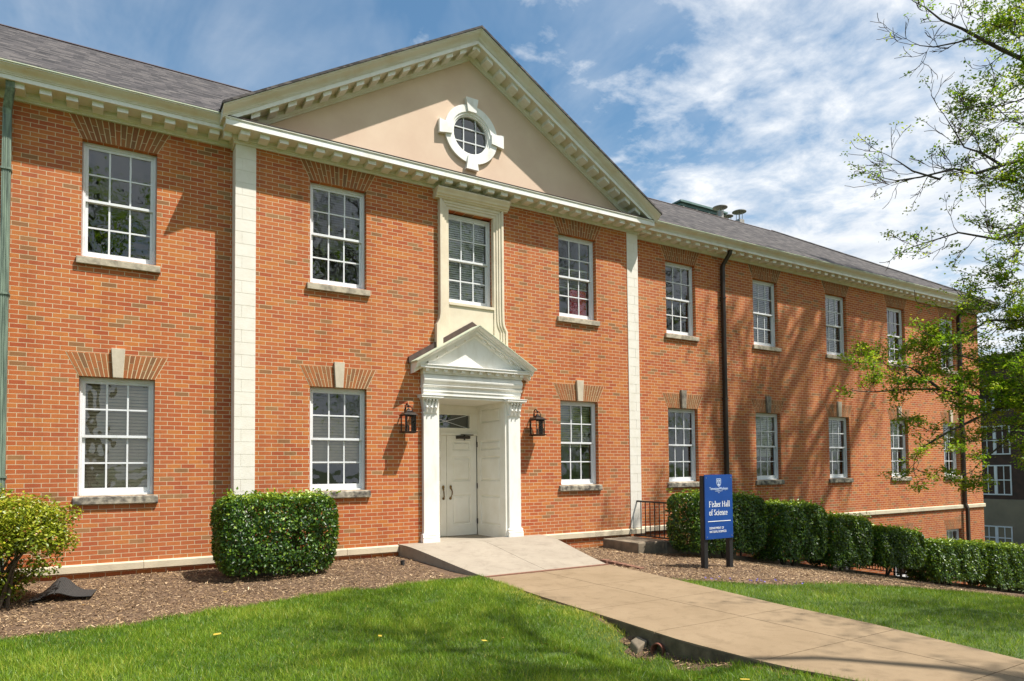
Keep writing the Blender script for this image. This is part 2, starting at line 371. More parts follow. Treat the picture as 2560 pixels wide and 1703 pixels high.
# ------------------------------------------------------------------ terrain
def sst(a, b, x): t = np.clip((x-a)/(b-a), 0, 1); return t*t*(3-2*t)
def H(x, y):
    x = np.asarray(x, float); y = np.asarray(y, float)
    r = -.16*.8*np.log1p(np.exp(np.clip((x-3.5)/.8, -40, 40)))
    r = -3.5+np.log1p(np.exp(np.clip((r+3.5)*4, -40, 40)))/4
    h = r-.02
    h += .10*sst(-2.3, -.4, y)*(1-sst(.8, 2.2, x))
    h += -.05*sst(-3, -9, y)*(1-sst(-2.5, -1.5, x))
    dx = np.exp(-((x+1.78)/.42)**2)
    h += -dx*.25*sst(-5.4, -6.4, y)*(1-.80*sst(-6.9, -7.9, y))
    h += .012*np.sin(x*2.1+.7*y)*np.sin(y*1.7-.4*x)+.008*np.sin(x*5.3+1)*np.sin(y*4.7)
    return h
bl = np.array([(-40, -3.4), (-9, -3.3), (-7.05, -3.08), (-5.87, -3.2), (-4.63, -2.72), (-3.2, -2.5), (-2.2, -2.40), (-1.46, -2.38), (-1.1, -2.5)])
br_ = np.array([(1.0, -4.0), (1.18, -4.27), (1.7, -4.88), (2.08, -5.4), (3.0, -5.79), (4.09, -6.12), (4.53, -6.5), (5.1, -7.13), (8, -8.6), (30, -10)])
PL = np.array([(-20, -1.2), (-8.6, -1.2), (-8.0, -1.38), (-6.95, -1.45), (-5.76, -1.37), (-4.41, -1.31), (-2.53, -1.15)])   # y, x of the path's left edge
PR = np.array([(-20, .4), (-8.98, .45), (-7.48, .70), (-6.35, .76), (-4.13, 1.10), (-2.53, 1.27)])
def is_bed(x, y):
    e = .05*np.sin(x*3.1)+.03*np.sin(x*7.7+1)
    left = (x < 0) & (y > np.interp(x, bl[:, 0], bl[:, 1])+e)
    right = (x >= 0) & (y > np.interp(x, br_[:, 0], br_[:, 1])+e)
    return left | right
def on_path(x, y, m=0.): return (y < -2.4) & (x > np.interp(y, PL[:, 0], PL[:, 1])-m) & (x < np.interp(y, PR[:, 0], PR[:, 1])+m)
def in_ditch(x, y): return (x > -1.57+.05*np.sin(y*9)) & (x < -1.2) & (y < -6.15) & (y > -7.55)
AX0, AX1, AY = 4.22, 20.9, -1.12                        # the sunken areaway in front of the right wing
def terrain():
    xs = np.arange(-9.6, 22.01, .08); xs = np.sort(np.append(xs, [AX0])); ys = np.append(np.arange(-12.6, .27, .08), [AY, .30]); ys = np.sort(ys)
    X, Y = np.meshgrid(xs, ys); V = np.stack([X, Y, H(X, Y)], -1).reshape(-1, 3); nx = len(xs)
    i, j = np.meshgrid(np.arange(nx-1), np.arange(len(ys)-1)); a = (j*nx+i).ravel()
    F = np.stack([a, a+1, a+1+nx, a+nx], 1); c = V[F].mean(1)
    keep = ~((c[:, 0] > AX0) & (c[:, 0] < AX1) & (c[:, 1] > AY))
    F = F[keep]; c = c[keep]; bed = is_bed(c[:, 0], c[:, 1]) | on_path(c[:, 0], c[:, 1], .05) | in_ditch(c[:, 0], c[:, 1])
    def sub(name, m, mat):
        f = F[m]; u, inv = np.unique(f, return_inverse=True)
        tag(np_mesh(name, V[u], inv.reshape(f.shape), mat, smooth=True), kind='structure')
    sub('mulch_bed', bed, 'soil'); sub('lawn', ~bed, 'turf')
    bx = [-900, -300, -120, -60, -40, -25, -16, -9.6, -4, AX0, 10, 16, AX1, 22.0, 26, 32, 40, 60, 120, 300, 900]
    by = [-900, -300, -120, -60, -40, -25, -18, -12.6, -8, -4, AY, .30, 4, 10.5, 16, 25, 40, 60, 120, 300, 900]
    m = MB()
    for a_, b_ in zip(bx[:-1], bx[1:]):
        for c_, d_ in zip(by[:-1], by[1:]):
            if a_ >= -9.6 and b_ <= 22.0 and c_ >= -12.6 and d_ <= .301: continue
            if a_ >= AX0 and b_ <= AX1 and c_ >= AY and d_ <= 10.5: continue
            m.quad(*[(x, y, float(H(x, y))-(.0)) for x, y in ((a_, c_), (b_, c_), (b_, d_), (a_, d_))])
    tag(m.build('ground', 'far_ground', recalc=False), kind='structure')
terrain()

# ------------------------------------------------------------------ path and ramp
def path():
    m = MB(); g = .005
    ys = [-2.60, -4.05, -5.35, -6.55, -7.80, -9.02, -10.4, -11.8, -13.2, -14.6, -16.0]
    for a, b in zip(ys[:-1], ys[1:]):
        for sgn in (0, 1):
            def X(y, s): 
                l = float(np.interp(y, PL[:, 0], PL[:, 1])); r = float(np.interp(y, PR[:, 0], PR[:, 1])); c = -.13
                return (l, c-g) if s == 0 else (c+g, r)
            n = 4; prev = None
            for k in range(n):
                y0 = a-g+(b+g-a+g)*k/n if True else 0; y1 = a-g+(b+g-a+g)*(k+1)/n
                p, q = X(y0, sgn), X(y1, sgn)
                m.hull8([(q[0], y1, -.26), (q[1], y1, -.26), (p[1], y0, -.26), (p[0], y0, -.26)], [(q[0], y1, 0), (q[1], y1, 0), (p[1], y0, 0), (p[0], y0, 0)])
    o = m.build('path', 'path_concrete'); tag(o, kind='structure')
    m = MB(); yy = np.linspace(-2.62, -15.9, 60)                # mossy flanks of the slab
    for a, b in zip(yy[:-1], yy[1:]):
        for side, off in ((PL, -.004), (PR, .004)):
            xa, xb = float(np.interp(a, side[:, 0], side[:, 1]))+off, float(np.interp(b, side[:, 0], side[:, 1]))+off
            m.quad((xa, a, -.27), (xb, b, -.27), (xb, b, -.014+.006*math.sin(b*9)), (xa, a, -.014+.006*math.sin(a*9)))
    m.build('mossy_edge', 'moss_concrete', o)
    m = MB()                                               # dark earth in the joints
    for a, b in zip(ys[:-1], ys[1:]):
        m.quad((float(np.interp(b, PL[:, 0], PL[:, 1]))+.01, b, -.012), (float(np.interp(b, PR[:, 0], PR[:, 1]))-.01, b, -.012), (float(np.interp(a, PR[:, 0], PR[:, 1]))-.01, a, -.012), (float(np.interp(a, PL[:, 0], PL[:, 1]))+.01, a, -.012))
    m.build('joint_earth', 'soil', o)
path()
def ramp():
    root = empty('entrance_ramp', (0, -1.2, 0)); tag(root, 'grey concrete ramp rising to the white double doors', 'ramp')
    m = MB(); off = 1.2
    rows = []                                              # y, z, xl, xr
    for k in range(15):
        y = .0-k*(2.5/14)
        s = float(sst(-.25, -2.55, y)); z = .300-.005*k/14-.288*(.25*s+.75*max(0, (-y-.42)/2.08)) if y < -.42 else .300-.03*s
        f = max(0, (-y-.30)/2.2); xl = -1.53+.38*f; xr = 1.56-.30*f
        rows.append((y, z, xl, xr))
    for a, b in zip(rows[:-1], rows[1:]):
        for (p, q) in (((a[2], .02-.004), (b[2], .02-.004)), ((.02+.004, a[3]), (.02+.004, b[3]))):
            m.hull8([(q[0], b[0]+off, -.3), (q[1], b[0]+off, -.3), (p[1], a[0]+off, -.3), (p[0], a[0]+off, -.3)], [(q[0], b[0]+off, b[1]), (q[1], b[0]+off, b[1]), (p[1], a[0]+off, a[1]), (p[0], a[0]+off, a[1])])
    m.build('ramp_slab', 'ramp_concrete', root)
    MB().box(-1.16, 1.27, -2.575+off, -2.508+off, -.2, .010).build('edge_strip', 'rust_strip', root)
ramp()

# ------------------------------------------------------------------ the brick hall
D_ = .29; PO, PI_ = 4.34, 4.02; XE = 20.75; XW = -14.0
hall = empty('brick_hall', (0, 0, 0)); tag(hall, 'two storey red brick hall with pedimented centre bay and white trim', 'building')
HW = .503; UB, UT = 4.898, 6.687; LB, LT = 1.30, 3.097; BB, BT = -1.95, -.52
X4, SP = 6.005, 3.164; DU = .018
def wall_holes(m, x0, x1, z0, z1, y, holes, depth=.11, back=.32):
    xs = sorted({x0, x1, *[h[0] for h in holes], *[h[1] for h in holes]}); zs = sorted({z0, z1, *[h[2] for h in holes], *[h[3] for h in holes]})
    for a, b in zip(xs[:-1], xs[1:]):
        for c, d in zip(zs[:-1], zs[1:]):
            mx, mz = (a+b)/2, (c+d)/2
            if any(h[0] < mx < h[1] and h[2] < mz < h[3] for h in holes): continue
            m.quad((a, y, c), (b, y, c), (b, y, d), (a, y, d)); m.quad((a, y+back, c), (a, y+back, d), (b, y+back, d), (b, y+back, c))
    for a, b, c, d in holes:
        m.quad((a, y, c), (a, y, d), (a, y+back, d), (a, y+back, c)); m.quad((b, y, c), (b, y+back, c), (b, y+back, d), (b, y, d))
        m.quad((a, y, d), (b, y, d), (b, y+back, d), (a, y+back, d)); m.quad((a, y, c), (a, y+back, c), (b, y+back, c), (b, y, c))
W1 = 2.624
m = MB(); hs = []
for x in (-W1, W1):
    hs += [(x-HW, x+HW, UB, UT), (x-HW, x+HW, LB, LT)]
hs += [(-.51, .51, 4.86, 6.675), (-.782, .782, .10, 3.04)]
wall_holes(m, -PI_, PI_, -.6, 7.10, 0, hs)
m.build('wall', 'brick', hall, recalc=False)
m = MB(); x = -5.963
wall_holes(m, XW, -PI_-.05, -.6, 7.12, D_, [(x-HW, x+HW, UB+DU, UT+DU), (x-HW, x+HW, LB, LT)])
m.build('wall', 'brick', hall, recalc=False)
m = MB(); hs = []
for i in range(5):
    x = X4+SP*i; hs += [(x-HW, x+HW, UB+DU, UT+DU), (x-HW, x+HW, LB, LT)]
    if i: hs.append((x-HW, x+HW, BB, BT))
wall_holes(m, PI_+.05, XE, -3.4, 7.12, D_, hs)
m.quad((XE, D_, -3.9), (XE, 10.3, -3.9), (XE, 10.3, 7.12), (XE, D_, 7.12)); m.quad((XE, 10.3, -3.9), (XW, 10.3, -3.9), (XW, 10.3, 7.12), (XE, 10.3, 7.12)); m.quad((XW, 10.3, -1), (XW, D_, -1), (XW, D_, 7.12), (XW, 10.3, 7.12))
m.build('wall', 'brick', hall, recalc=False)
# stone corner pilasters built of coursed blocks
for s in (-1, 1):
    m = MB(); z = .30; k = 0; x0, x1 = (-PO, -PI_) if s < 0 else (PI_, PO)
    while z < 7.0:
        h = min(.2032, 7.02-z); g = .0035; sp_ = x0+(x1-x0)*.32 if s < 0 else x1-(x1-x0)*.35
        if k % 2 == 0: m.box(x0, x1, -.012, D_+.02, z+g, z+h-g)
        else: m.box(x0, sp_-g, -.012, D_+.02, z+g, z+h-g); m.box(sp_+g, x1, -.012, D_+.02, z+g, z+h-g)
        z += h; k += 1
    m.box(x0+.004, x1-.004, -.008, D_+.01, .28, 7.03)
    m.build('pilaster', 'pilaster_stone', hall)
# base course
m = MB()
def band(x0, x1, y, n):
    xs = np.linspace(x0, x1, n+1)
    for a, b in zip(xs[:-1], xs[1:]): m.sweep([(y, .17), (y-.05, .17), (y-.05, .272), (y-.035, .285), (y, .292)], [(a+.002, 0), (b-.002, 0)])
for args in ((XW, -PO-.05, D_, 8), (-PO-.05, -1.54, 0, 3), (1.58, PO+.05, 0, 2), (PO+.05, XE+.05, D_, 12)):
    m = MB(); band(*args); m.build('base_course', 'base_stone', hall, bevel=.004)

# ---- cornices
def crown(p0, z0, p1, z1, n=8):                       # cyma recta from (p0,z0) to (p1,z1)
    out = []
    for k in range(n+1):
        t = k/n; z = z0+(z1-z0)*t; p = p0+(p1-p0)*(t-.5*math.sin(2*math.pi*t)/math.pi*.55*1.0)
        out.append((p, z))
    return out
def modillion(par, spots):
    b = MB().box(-.073, .073, -.30, -.063, 0, .0725).build('modillion', 'white_paint', par); b.location = spots[0]
    for p in spots[1:]: c = b.copy(); col.objects.link(c); c.parent = par; c.location = p
CE = PO+.205                                            # half length of the bay's projecting cornice
def wing_cornice(xa, xb, xa2, xb2, xa3, xb3, mods):
    m = MB(); d = D_
    fr = [(.0, 7.058), (.03, 7.058), (.03, 7.085), (.042, 7.09), (.05, 7.108), (.062, 7.115), (.07, 7.135), (.07, 7.182), (0, 7.182)]
    m.sweep([(d-p, z) for p, z in fr], [(xa, 0), (xb, 0)])
    m.sweep([(d-p, z) for p, z in [(-.02, 7.181), (.362, 7.181), (.362, 7.24), (-.02, 7.24)]], [(xa2, 0), (xb2, 0)])
    pr = [(-.02, 7.2405), (.385, 7.2405), (.385, 7.258), (.395, 7.26)]+crown(.395, 7.263, .485, 7.34)+[(.50, 7.343), (.50, 7.362), (-.02, 7.362)]
    m.sweep([(d-p, z) for p, z in pr], [(xa3, 0), (xb3, 0)])
    o = m.build('cornice', 'stained_shaded_cream', hall)
    m = MB().box(xa2, xb2, d-.37, d-.3625, 7.178, 7.2402); m.build('corona', 'white_paint', o)
    near = [x for x in mods if -7.5 < x < 14.6]; rest = [x for x in mods if x not in near]
    modillion(o, [(x, d, 7.108) for x in near]); m = MB()
    for x in rest: m.box(x-.073, x+.073, d-.30, d-.063, 7.108, 7.1805)
    m.build('modillion', 'white_paint', o)['kind'] = 'stuff'
    MB().sweep([(d-.515, 7.363), (d-.515, 7.379), (d-.46, 7.391), (d-.44, 7.363)], [(xa3, 0), (xb3, 0)]).build('gutter_edge', 'patina_light', o)
wing_cornice(XW, -PO-.035, XW, -CE-.002, XW, -4.602, np.arange(-4.66-.322*29, -4.5, .322))
wing_cornice(PO+.035, XE+.03, CE+.002, XE+.37, 4.602, XE+.50, np.arange(4.70, XE+.3, .322))
m = MB(); E1 = PO+.03
m.box(-E1, E1, -.03, D_-.002, 7.024, 7.062); m.box(-E1-.018, E1+.018, -.048, D_-.002, 7.062, 7.088); m.box(-E1-.038, E1+.038, -.068, D_-.002, 7.088, 7.147)
m.box(-CE, CE, -.362, D_-.003, 7.147, 7.232); m.sweep([(.1, 7.2325), (-.375, 7.2325), (-.385, 7.25), (-.385, 7.268), (-.36, 7.275), (.1, 7.33)], [(-CE-.015, 0), (CE+.015, 0)])
o = m.build('cornice', 'stained_shaded_cream', hall)
MB().box(-CE-.0005, CE+.0005, -.37, -.3625, 7.145, 7.2322).build('corona', 'white_paint', o)
modillion(o, [(x, 0, 7.0742) for x in np.arange(-4.24, 4.3, .3035)])
for s in (-1, 1): MB().box(*((-PO-.19, -PO-.075) if s < 0 else (PO+.075, PO+.19)), -.10, .045, 7.075, 7.1465).build('modillion', 'white_paint', o)
MB().sweep([(.0, 7.338), (-.392, 7.276), (-.392, 7.284), (.0, 7.346)], [(-CE-.02, 0), (CE+.02, 0)]).build('flashing_strip', 'flashing', hall)
# ---- pediment
SL = .6; XR = 4.60
ped = empty('pediment', (0, 0, 0), parent=hall)
m = MB(); st = lambda xe: [(-xe, -SL*xe), (0, 0), (xe, -SL*xe)]
m.sweep([(-p, z) for p, z in [(-.02, 9.77), (.03, 9.77), (.03, 9.80), (.045, 9.81), (.055, 9.838), (.068, 9.85), (.068, 9.914), (-.02, 9.914)]], st(4.35))
m.sweep([(-p, z) for p, z in [(-.1, 9.912), (.372, 9.912), (.372, 9.985), (-.1, 9.985)]], st(CE-.05))
pr = [(-.1, 9.9855), (.395, 9.9855), (.395, 10.003), (.405, 10.005)]+crown(.405, 10.008, .515, 10.115)+[(.53, 10.118), (.53, 10.14), (-.1, 10.14)]
m.sweep([(-p, z) for p, z in pr], st(XR))
o = m.build('raking_cornice', 'stained_shaded_cream', ped)
MB().sweep([(-.38, 9.909), (-.38, 9.9853), (-.3725, 9.9853), (-.3725, 9.909)], st(CE-.05)).build('corona', 'white_paint', o)
for k in range(-14, 15):
    x = k*.292; m = MB()
    if k == 0: m.prism_xz([(-.08, 9.84-SL*.08), (0, 9.84), (.08, 9.84-SL*.08), (.08, 9.911-SL*.08), (0, 9.911), (-.08, 9.911-SL*.08)], -.32, -.063)
    else: a, b = x-.07, x+.07; m.prism_xz([(a, 9.84-SL*abs(a)), (b, 9.84-SL*abs(b)), (b, 9.911-SL*abs(b)), (a, 9.911-SL*abs(a))], -.32, -.063)
    m.build('modillion', 'white_paint', o)
CX, CZ, RG = .02, 8.265, .40
def tympanum():
    tri = [(-4.34, 7.27), (4.34, 7.27), (0, 9.9)]
    angs = sorted(set([2*math.pi*k/72 for k in range(72)]+[math.atan2(z-CZ, x-CX) % (2*math.pi) for x, z in tri]))
    def out(a):
        dx, dz = math.cos(a), math.sin(a); best = 1e9
        for (x0, z0), (x1, z1) in zip(tri, tri[1:]+tri[:1]):
            ex, ez = x1-x0, z1-z0; den = dx*ez-dz*ex
            if abs(den) < 1e-9: continue
            t = ((x0-CX)*ez-(z0-CZ)*ex)/den; u = ((x0-CX)*dz-(z0-CZ)*dx)/den
            if t > 0 and -1e-6 <= u <= 1+1e-6: best = min(best, t)
        return (CX+dx*best, 0, CZ+dz*best)
    m = MB()
    for a, b in zip(angs, angs[1:]+[angs[0]+2*math.pi]):
        ia, ib = [(CX+RG*math.cos(q), 0, CZ+RG*math.sin(q)) for q in (a, b)]
        m.quad(ia, out(a), out(b), ib); m.quad(ia, ib, (ib[0], .2, ib[2]), (ia[0], .2, ia[2]))
    m.build('gable_wall', 'stucco', ped, recalc=False)
tympanum()
rw = empty('round_window', (CX, 0, CZ), parent=ped)
def ring(m, r0, r1, y0, y1, n=64):
    for k in range(n):
        a, b = 2*math.pi*k/n, 2*math.pi*(k+1)/n
        P = lambda r, t, y: (r*math.cos(t), y, r*math.sin(t))
        m.quad(P(r0, a, y0), P(r1, a, y0), P(r1, b, y0), P(r0, b, y0)); m.quad(P(r1, a, y0), P(r1, a, y1), P(r1, b, y1), P(r1, b, y0)); m.quad(P(r0, a, y0), P(r0, b, y0), P(r0, b, y1), P(r0, a, y1))
m = MB(); ring(m, .445, .585, -.055, .0); ring(m, .405, .450, -.035, .05); ring(m, .375, .41, -.01, .1)
for a in range(4):
    t = a*math.pi/2; c, s = round(math.cos(t)), round(math.sin(t))
    poly = [(-.092, .44), (.092, .44), (.135, .715), (-.135, .715)]
    m.prism_xz([(x*c-z*s, x*s+z*c) for x, z in poly], -.088, -.002)
m.build('window_ring', 'white_paint', rw)
m = MB()
for q in (-.135, .135):
    l = math.sqrt(.385**2-q*q); m.box(q-.009, q+.009, .035, .06, -l, l); m.box(-l, l, .034, .059, q-.009, q+.009)
m.build('muntins', 'frame_paint', rw)
m = MB(); m.quad(*[(.39*math.cos(2*math.pi*k/40), .065, .39*math.sin(2*math.pi*k/40)) for k in range(40)]); m.build('pane', 'glass', rw)
m = MB(); m.quad(*[(.42*math.cos(2*math.pi*k/40), .22, .42*math.sin(2*math.pi*k/40)) for k in range(40)]); m.build('dark_backing', 'interior_dark', rw)

# ---- roofs
EV = D_-.515; RS = .63; RY = 5.05; EZ = 7.385; RZ = EZ+RS*(RY-EV); RXE = 15.7; XC = XE+.515
def zroof(y): return EZ+RS*(y-EV)
m = MB()
m.quad((XW-.4, EV, EZ), (-4.60, EV, EZ), (-4.60, RY, RZ), (XW-.4, RY, RZ)); m.quad((-4.60, .12, zroof(.12)), (4.60, .12, zroof(.12)), (4.60, RY, RZ), (-4.60, RY, RZ))
m.quad((4.60, EV, EZ), (XC, EV, EZ), (RXE, RY, RZ), (4.60, RY, RZ)); m.quad((XC, EV, EZ), (XC, 2*RY-EV, EZ), (RXE, RY, RZ)); m.quad((XC, 2*RY-EV, EZ), (XW-.4, 2*RY-EV, EZ), (XW-.4, RY, RZ), (RXE, RY, RZ))
roof = m.build('roof', 'shingles', hall)
m = MB(); m.sweep([(RY-.12, RZ-.055), (RY-.11, RZ-.045), (RY, RZ+.025), (RY+.11, RZ-.045), (RY+.12, RZ-.055)], [(XW-.4, 0), (RXE, 0)]); m.build('ridge_cap', 'flashing', roof)
m = MB(); m.tube([(RXE, RY, RZ), (XC, EV, EZ)], .045, 6); m.build('hip_cap', 'shingles', roof)
m = MB(); T0 = 10.142; T1 = T0+.042
m.sweep([(-.55, T0), (-.55, T1), (4.6, T1), (4.6, T0)], [(-XR-.02, -SL*(XR+.02)), (0, 0), (XR+.02, -SL*(XR+.02))])
m.build('roof', 'shingles', hall)
lv = MB()
lv.box(11.9, 14.1, 6.0, 8.2, 10.2, 11.25); lv.box(11.84, 14.16, 5.94, 8.26, 11.25, 11.36); lv.box(11.75, 14.25, 5.85, 8.35, 11.36, 11.42); lv.prism_xz([(11.8, 11.42), (14.2, 11.42), (14.1, 11.46), (11.9, 11.46)], 5.9, 8.3)
lo = lv.build('roof_louver', 'louver_green', roof)
m = MB()
for k in range(7): m.hull8([(12.05, 5.985, 10.55+k*.1), (13.95, 5.985, 10.55+k*.1), (13.95, 5.995, 10.6+k*.1), (12.05, 5.995, 10.6+k*.1)], [(12.05, 5.95, 10.555+k*.1), (13.95, 5.95, 10.555+k*.1), (13.95, 5.96, 10.61+k*.1), (12.05, 5.96, 10.61+k*.1)])
for x in (12.0, 12.67, 13.33, 13.98): m.box(x-.03, x+.03, 5.93, 6.0, 10.3, 11.25)
m.build('vent_pipe_bracket', 'iron', roof) if False else m.build('louver_blades', 'patina_light', roof)
def vent(x, y, zt, r, sq):
    m = MB(); z0 = zroof(min(y, 2*RY-y))-.1
    if sq: m.box(x-.13, x+.13, y-.13, y+.13, z0, zt-.36)
    else: m.lathe((x, y, 0), [(.12, z0), (.12, zt-.2)])
    for a in range(4):
        t = a*math.pi/2+.6; m.tube([(x+.11*math.cos(t), y+.11*math.sin(t), zt-.4), (x+.11*math.cos(t), y+.11*math.sin(t), zt-.04)], .012, 5)
    m.lathe((x, y, 0), [(r, zt-.05), (r, zt-.03), (r*.6, zt-.01), (.02, zt+.02)], 24)
    m.build('vent_pipe', 'vent_steel', roof, smooth=True)
vent(13.25, 5.35, 11.27, .27, 0); vent(13.95, 5.6, 11.16, .2, 0); vent(14.95, 5.9, 11.62, .27, 1)

# ---- windows
def arch_parts(hb, zt, h, tw, keyed, n):
    """splayed flat arch of bricks above an opening, local coordinates (opening bottom centre at origin)"""
    bks = [MB(), MB()]; key = MB()
    bk_back = [(-hb, zt), (hb, zt), (tw, zt+h), (-tw, zt+h)]
    kb, kt = (.066, .093) if keyed else (0, 0)
    for s in (-1, 1):
        bk = bks[0 if s < 0 or not keyed else 1]; b0, b1 = (kb*s, hb*s); t0, t1 = (kt*s*h/.45 if keyed else 0, tw*s)
        if keyed: t0 = s*(kb+(kt-kb)*h/.445)
        for k in range(n):
            g = .0060
            def X(u, v): return (b0+(b1-b0)*u)*(1-v)+(t0+(t1-t0)*u)*v
            u0, u1 = k/n, (k+1)/n
            cut = .36 if (k+(s > 0)) % 2 else .66
            for v0, v1 in ((0, cut), (cut, 1)):
                gv = .012; pts = []
                va, vb = v0+(gv if v0 else .004), v1-(gv if v1 < 1 else .004)
                a = [(X(u0, va)+s*g, zt+va*h), (X(u1, va)-s*g, zt+va*h), (X(u1, vb)-s*g, zt+vb*h), (X(u0, vb)+s*g, zt+vb*h)]
                bk.prism_xz(a, -.005, .03, random.random())
    if keyed: key.prism_xz([(-kb, zt-.004), (kb, zt-.004), (kt, zt+.445), (-kt, zt+.445)], -.05, .05)
    mo = MB(); mo.prism_xz([(-hb-.004, zt), (hb+.004, zt), (tw+.006, zt+h), (-tw-.006, zt+h)], -.0022, .03)
    return bks, key, mo
def make_window(h, arch, keyed, sill, blind=None, setback=.10):
    root = empty('window', (0, 0, 0))
    m = MB(); fw_ = .048; Y0 = setback
    m.box(-HW, -HW+fw_, Y0, Y0+.12, 0, h); m.box(HW-fw_, HW, Y0, Y0+.12, 0, h); m.box(-HW+fw_, HW-fw_, Y0, Y0+.12, h-.052, h); m.box(-HW+fw_, HW-fw_, Y0, Y0+.12, 0, .03)
    for s in (-1, 1): m.box(*((-HW+.012, -HW+.026) if s < 0 else (HW-.026, HW-.012)), Y0-.008, Y0+.002, .02, h-.02)
    m.build('frame', 'frame_paint', root, bevel=.003)
    mid = h*.49; x1 = HW-fw_
    for kind, z0, z1, y in (('u', mid, h-.052, Y0+.018), ('l', .03, mid+.035, Y0+.055)):
        s = MB(); sw = .036; tb = .042; bb = .04 if kind == 'u' else .085
        s.box(-x1, -x1+sw, y, y+.034, z0, z1); s.box(x1-sw, x1, y, y+.034, z0, z1); s.box(-x1+sw, x1-sw, y, y+.034, z1-tb, z1); s.box(-x1+sw, x1-sw, y, y+.034, z0, z0+bb)
        gw = (x1-sw)*2; gh = z1-tb-z0-bb
        for k in (1, 2):
            x = -x1+sw+gw*k/3; s.box(x-.0125, x+.0125, y+.003, y+.028, z0+bb, z1-tb)
        for a in range(3):
            xa = -x1+sw+gw*a/3+(.0125 if a else 0); xb = -x1+sw+gw*(a+1)/3-(.0125 if a < 2 else 0)
            s.box(xa, xb, y+.004, y+.027, z0+bb+gh/2-.0125, z0+bb+gh/2+.0125)
        s.build('sash', 'frame_paint', root, bevel=.002)
        g = MB(); g.quad((-x1+.01, y+.017, z0+.01), (x1-.01, y+.017, z0+.01), (x1-.01, y+.017, z1-.01), (-x1+.01, y+.017, z1-.01)); g.build('pane', 'glass', root, recalc=False)
    if arch:
        bk, key, mo = arch_parts(HW, h+.002, .352 if keyed else .345, .674, keyed, 8)
        [b_.build('brick_arch', 'arch_brick', root, tint=True) for b_ in bk if b_.v]; mo.build('mortar_bed', 'mortar', root)
        if keyed: key.build('keystone', 'key_stone' if keyed == 1 else 'dark_stone', root, bevel=.004)
    if sill:
        MB().sweep([(-.055, -.125), (-.055, -.022), (.0, -.006), (Y0+.02, .006), (Y0+.02, -.125)], [(-HW-.058, 0), (HW+.058, 0)]).build('sill', 'sill_stained' if keyed else 'sill_stone', root, bevel=.006)
    if blind:
        mat, a, b, tilt, step = blind
        s = MB(); z = h*b
        while z > h*a:
            hw_ = step*.56 if abs(tilt) > .55 else .015; c_, s_ = math.cos(tilt)*hw_, -math.sin(tilt)*hw_
            y = Y0+.15; s.quad((-HW+.06, y-c_, z-s_), (HW-.06, y-c_, z-s_), (HW-.06, y+c_, z+s_), (-HW+.06, y+c_, z+s_)); z -= step
        s.box(-HW+.06, HW-.06, Y0+.13, Y0+.17, h*b, h*b+.03); s.box(-HW+.06, HW-.06, Y0+.135, Y0+.165, h*a-.02, h*a)
        for x in (-.3, .3): s.box(x-.002, x+.002, Y0+.149, Y0+.151, h*a, h*b)
        s.build('blind', mat, root, recalc=False)
    return root
def put(proto, x, y, z):
    proto.parent = hall; proto.location = (x, y, z); return proto
hu, hl, hb_ = UT-UB, LT-LB, BT-BB
OPEN = 1.25; CLOSED = 1.02
w_plain_u = put(make_window(hu, 1, 0, 1), -5.963, D_, UB+DU)
put(make_window(hu, 1, 0, 1, ('blind_white', .30, .95, -.12, .044)), -W1, 0, UB)
put(make_window(hu-.02, 0, 0, 0, ('blind_white', .03, .96, -.95, .045), .11), 0, 0, 4.875)
put(make_window(hu, 1, 0, 1, ('blind_white', .40, .62, -.12, .044)), W1, 0, UB)
wa = put(make_window(hu, 1, 0, 1, ('blind_olive', .25, .95, -.2, .044)), X4, D_, UB+DU)
wb = put(make_window(hu, 1, 0, 1, ('blind_white', .06, .95, -.7, .05)), X4+SP, D_, UB+DU)
def again(p, i, z): c = copy_tree(p, hall); c.location = (X4+SP*i, D_, z)
again(wb, 2, UB+DU); again(w_plain_u, 3, UB+DU); again(wa, 4, UB+DU)
put(make_window(hl, 1, 1, 1, ('blind_tan', .03, .96, -CLOSED, .052)), -5.963, D_, LB)
put(make_window(hl, 1, 1, 1, ('blind_tan', .27, .70, -CLOSED, .052)), -W1, 0, LB)
put(make_window(hl, 1, 1, 1, ('blind_olive', .47, .96, -.75, .05)), W1, 0, LB)
put(make_window(hl, 1, 2, 1), X4, D_, LB)
wc = put(make_window(hl, 1, 2, 1, ('blind_white', .36, .96, -.8, .05)), X4+SP, D_, LB)
wd = put(make_window(hl, 1, 1, 1, ('blind_white', .45, .96, -.6, .05)), X4+2*SP, D_, LB)
again(wd, 3, LB); again(wd, 4, LB)
we = put(make_window(hb_, 1, 0, 0, ('blind_white', .05, .96, -.95, .05)), X4+SP, D_, BB)
for i in (2, 3, 4): again(we, i, BB)
# stone surround of the middle window
sur = MB()
def jamb(i0, i1, zt, p, s):
    f = lambda o: [(s*o, 4.86), (s*(o+.004), 4.60), (s*(o+.02), 4.51), (s*(o+.055), 4.44), (s*(o+.08), 4.40), (s*(o+.083), 3.9)]
    inner = [(s*i0, zt[0]), (s*i0, 4.86)]+(f(i0) if i0 > .52 else [(s*i0, 3.9)])
    outer = [(s*i1, zt[1])]+f(i1)
    sur.prism_xz(inner+outer[::-1], -p, .05)
for s in (-1, 1):
    jamb(.498, .552, (6.676, 6.728), .05, s); jamb(.552, .60, (6.728, 6.774), .068, s); jamb(.60, .652, (6.774, 6.812), .085, s); jamb(.652, .702, (6.83, 6.83), .105, s)
for i0, i1, z0, z1, p in ((.498, .552, 6.676, 6.728, .05), (.552, .60, 6.728, 6.774, .068), (.60, .652, 6.774, 6.830, .085)):
    sur.prism_xz([(-i0, z0), (i0, z0), (i1 if i1 < .65 else .652, z1), (-i1 if i1 < .65 else -.652, z1)], -p, .05)
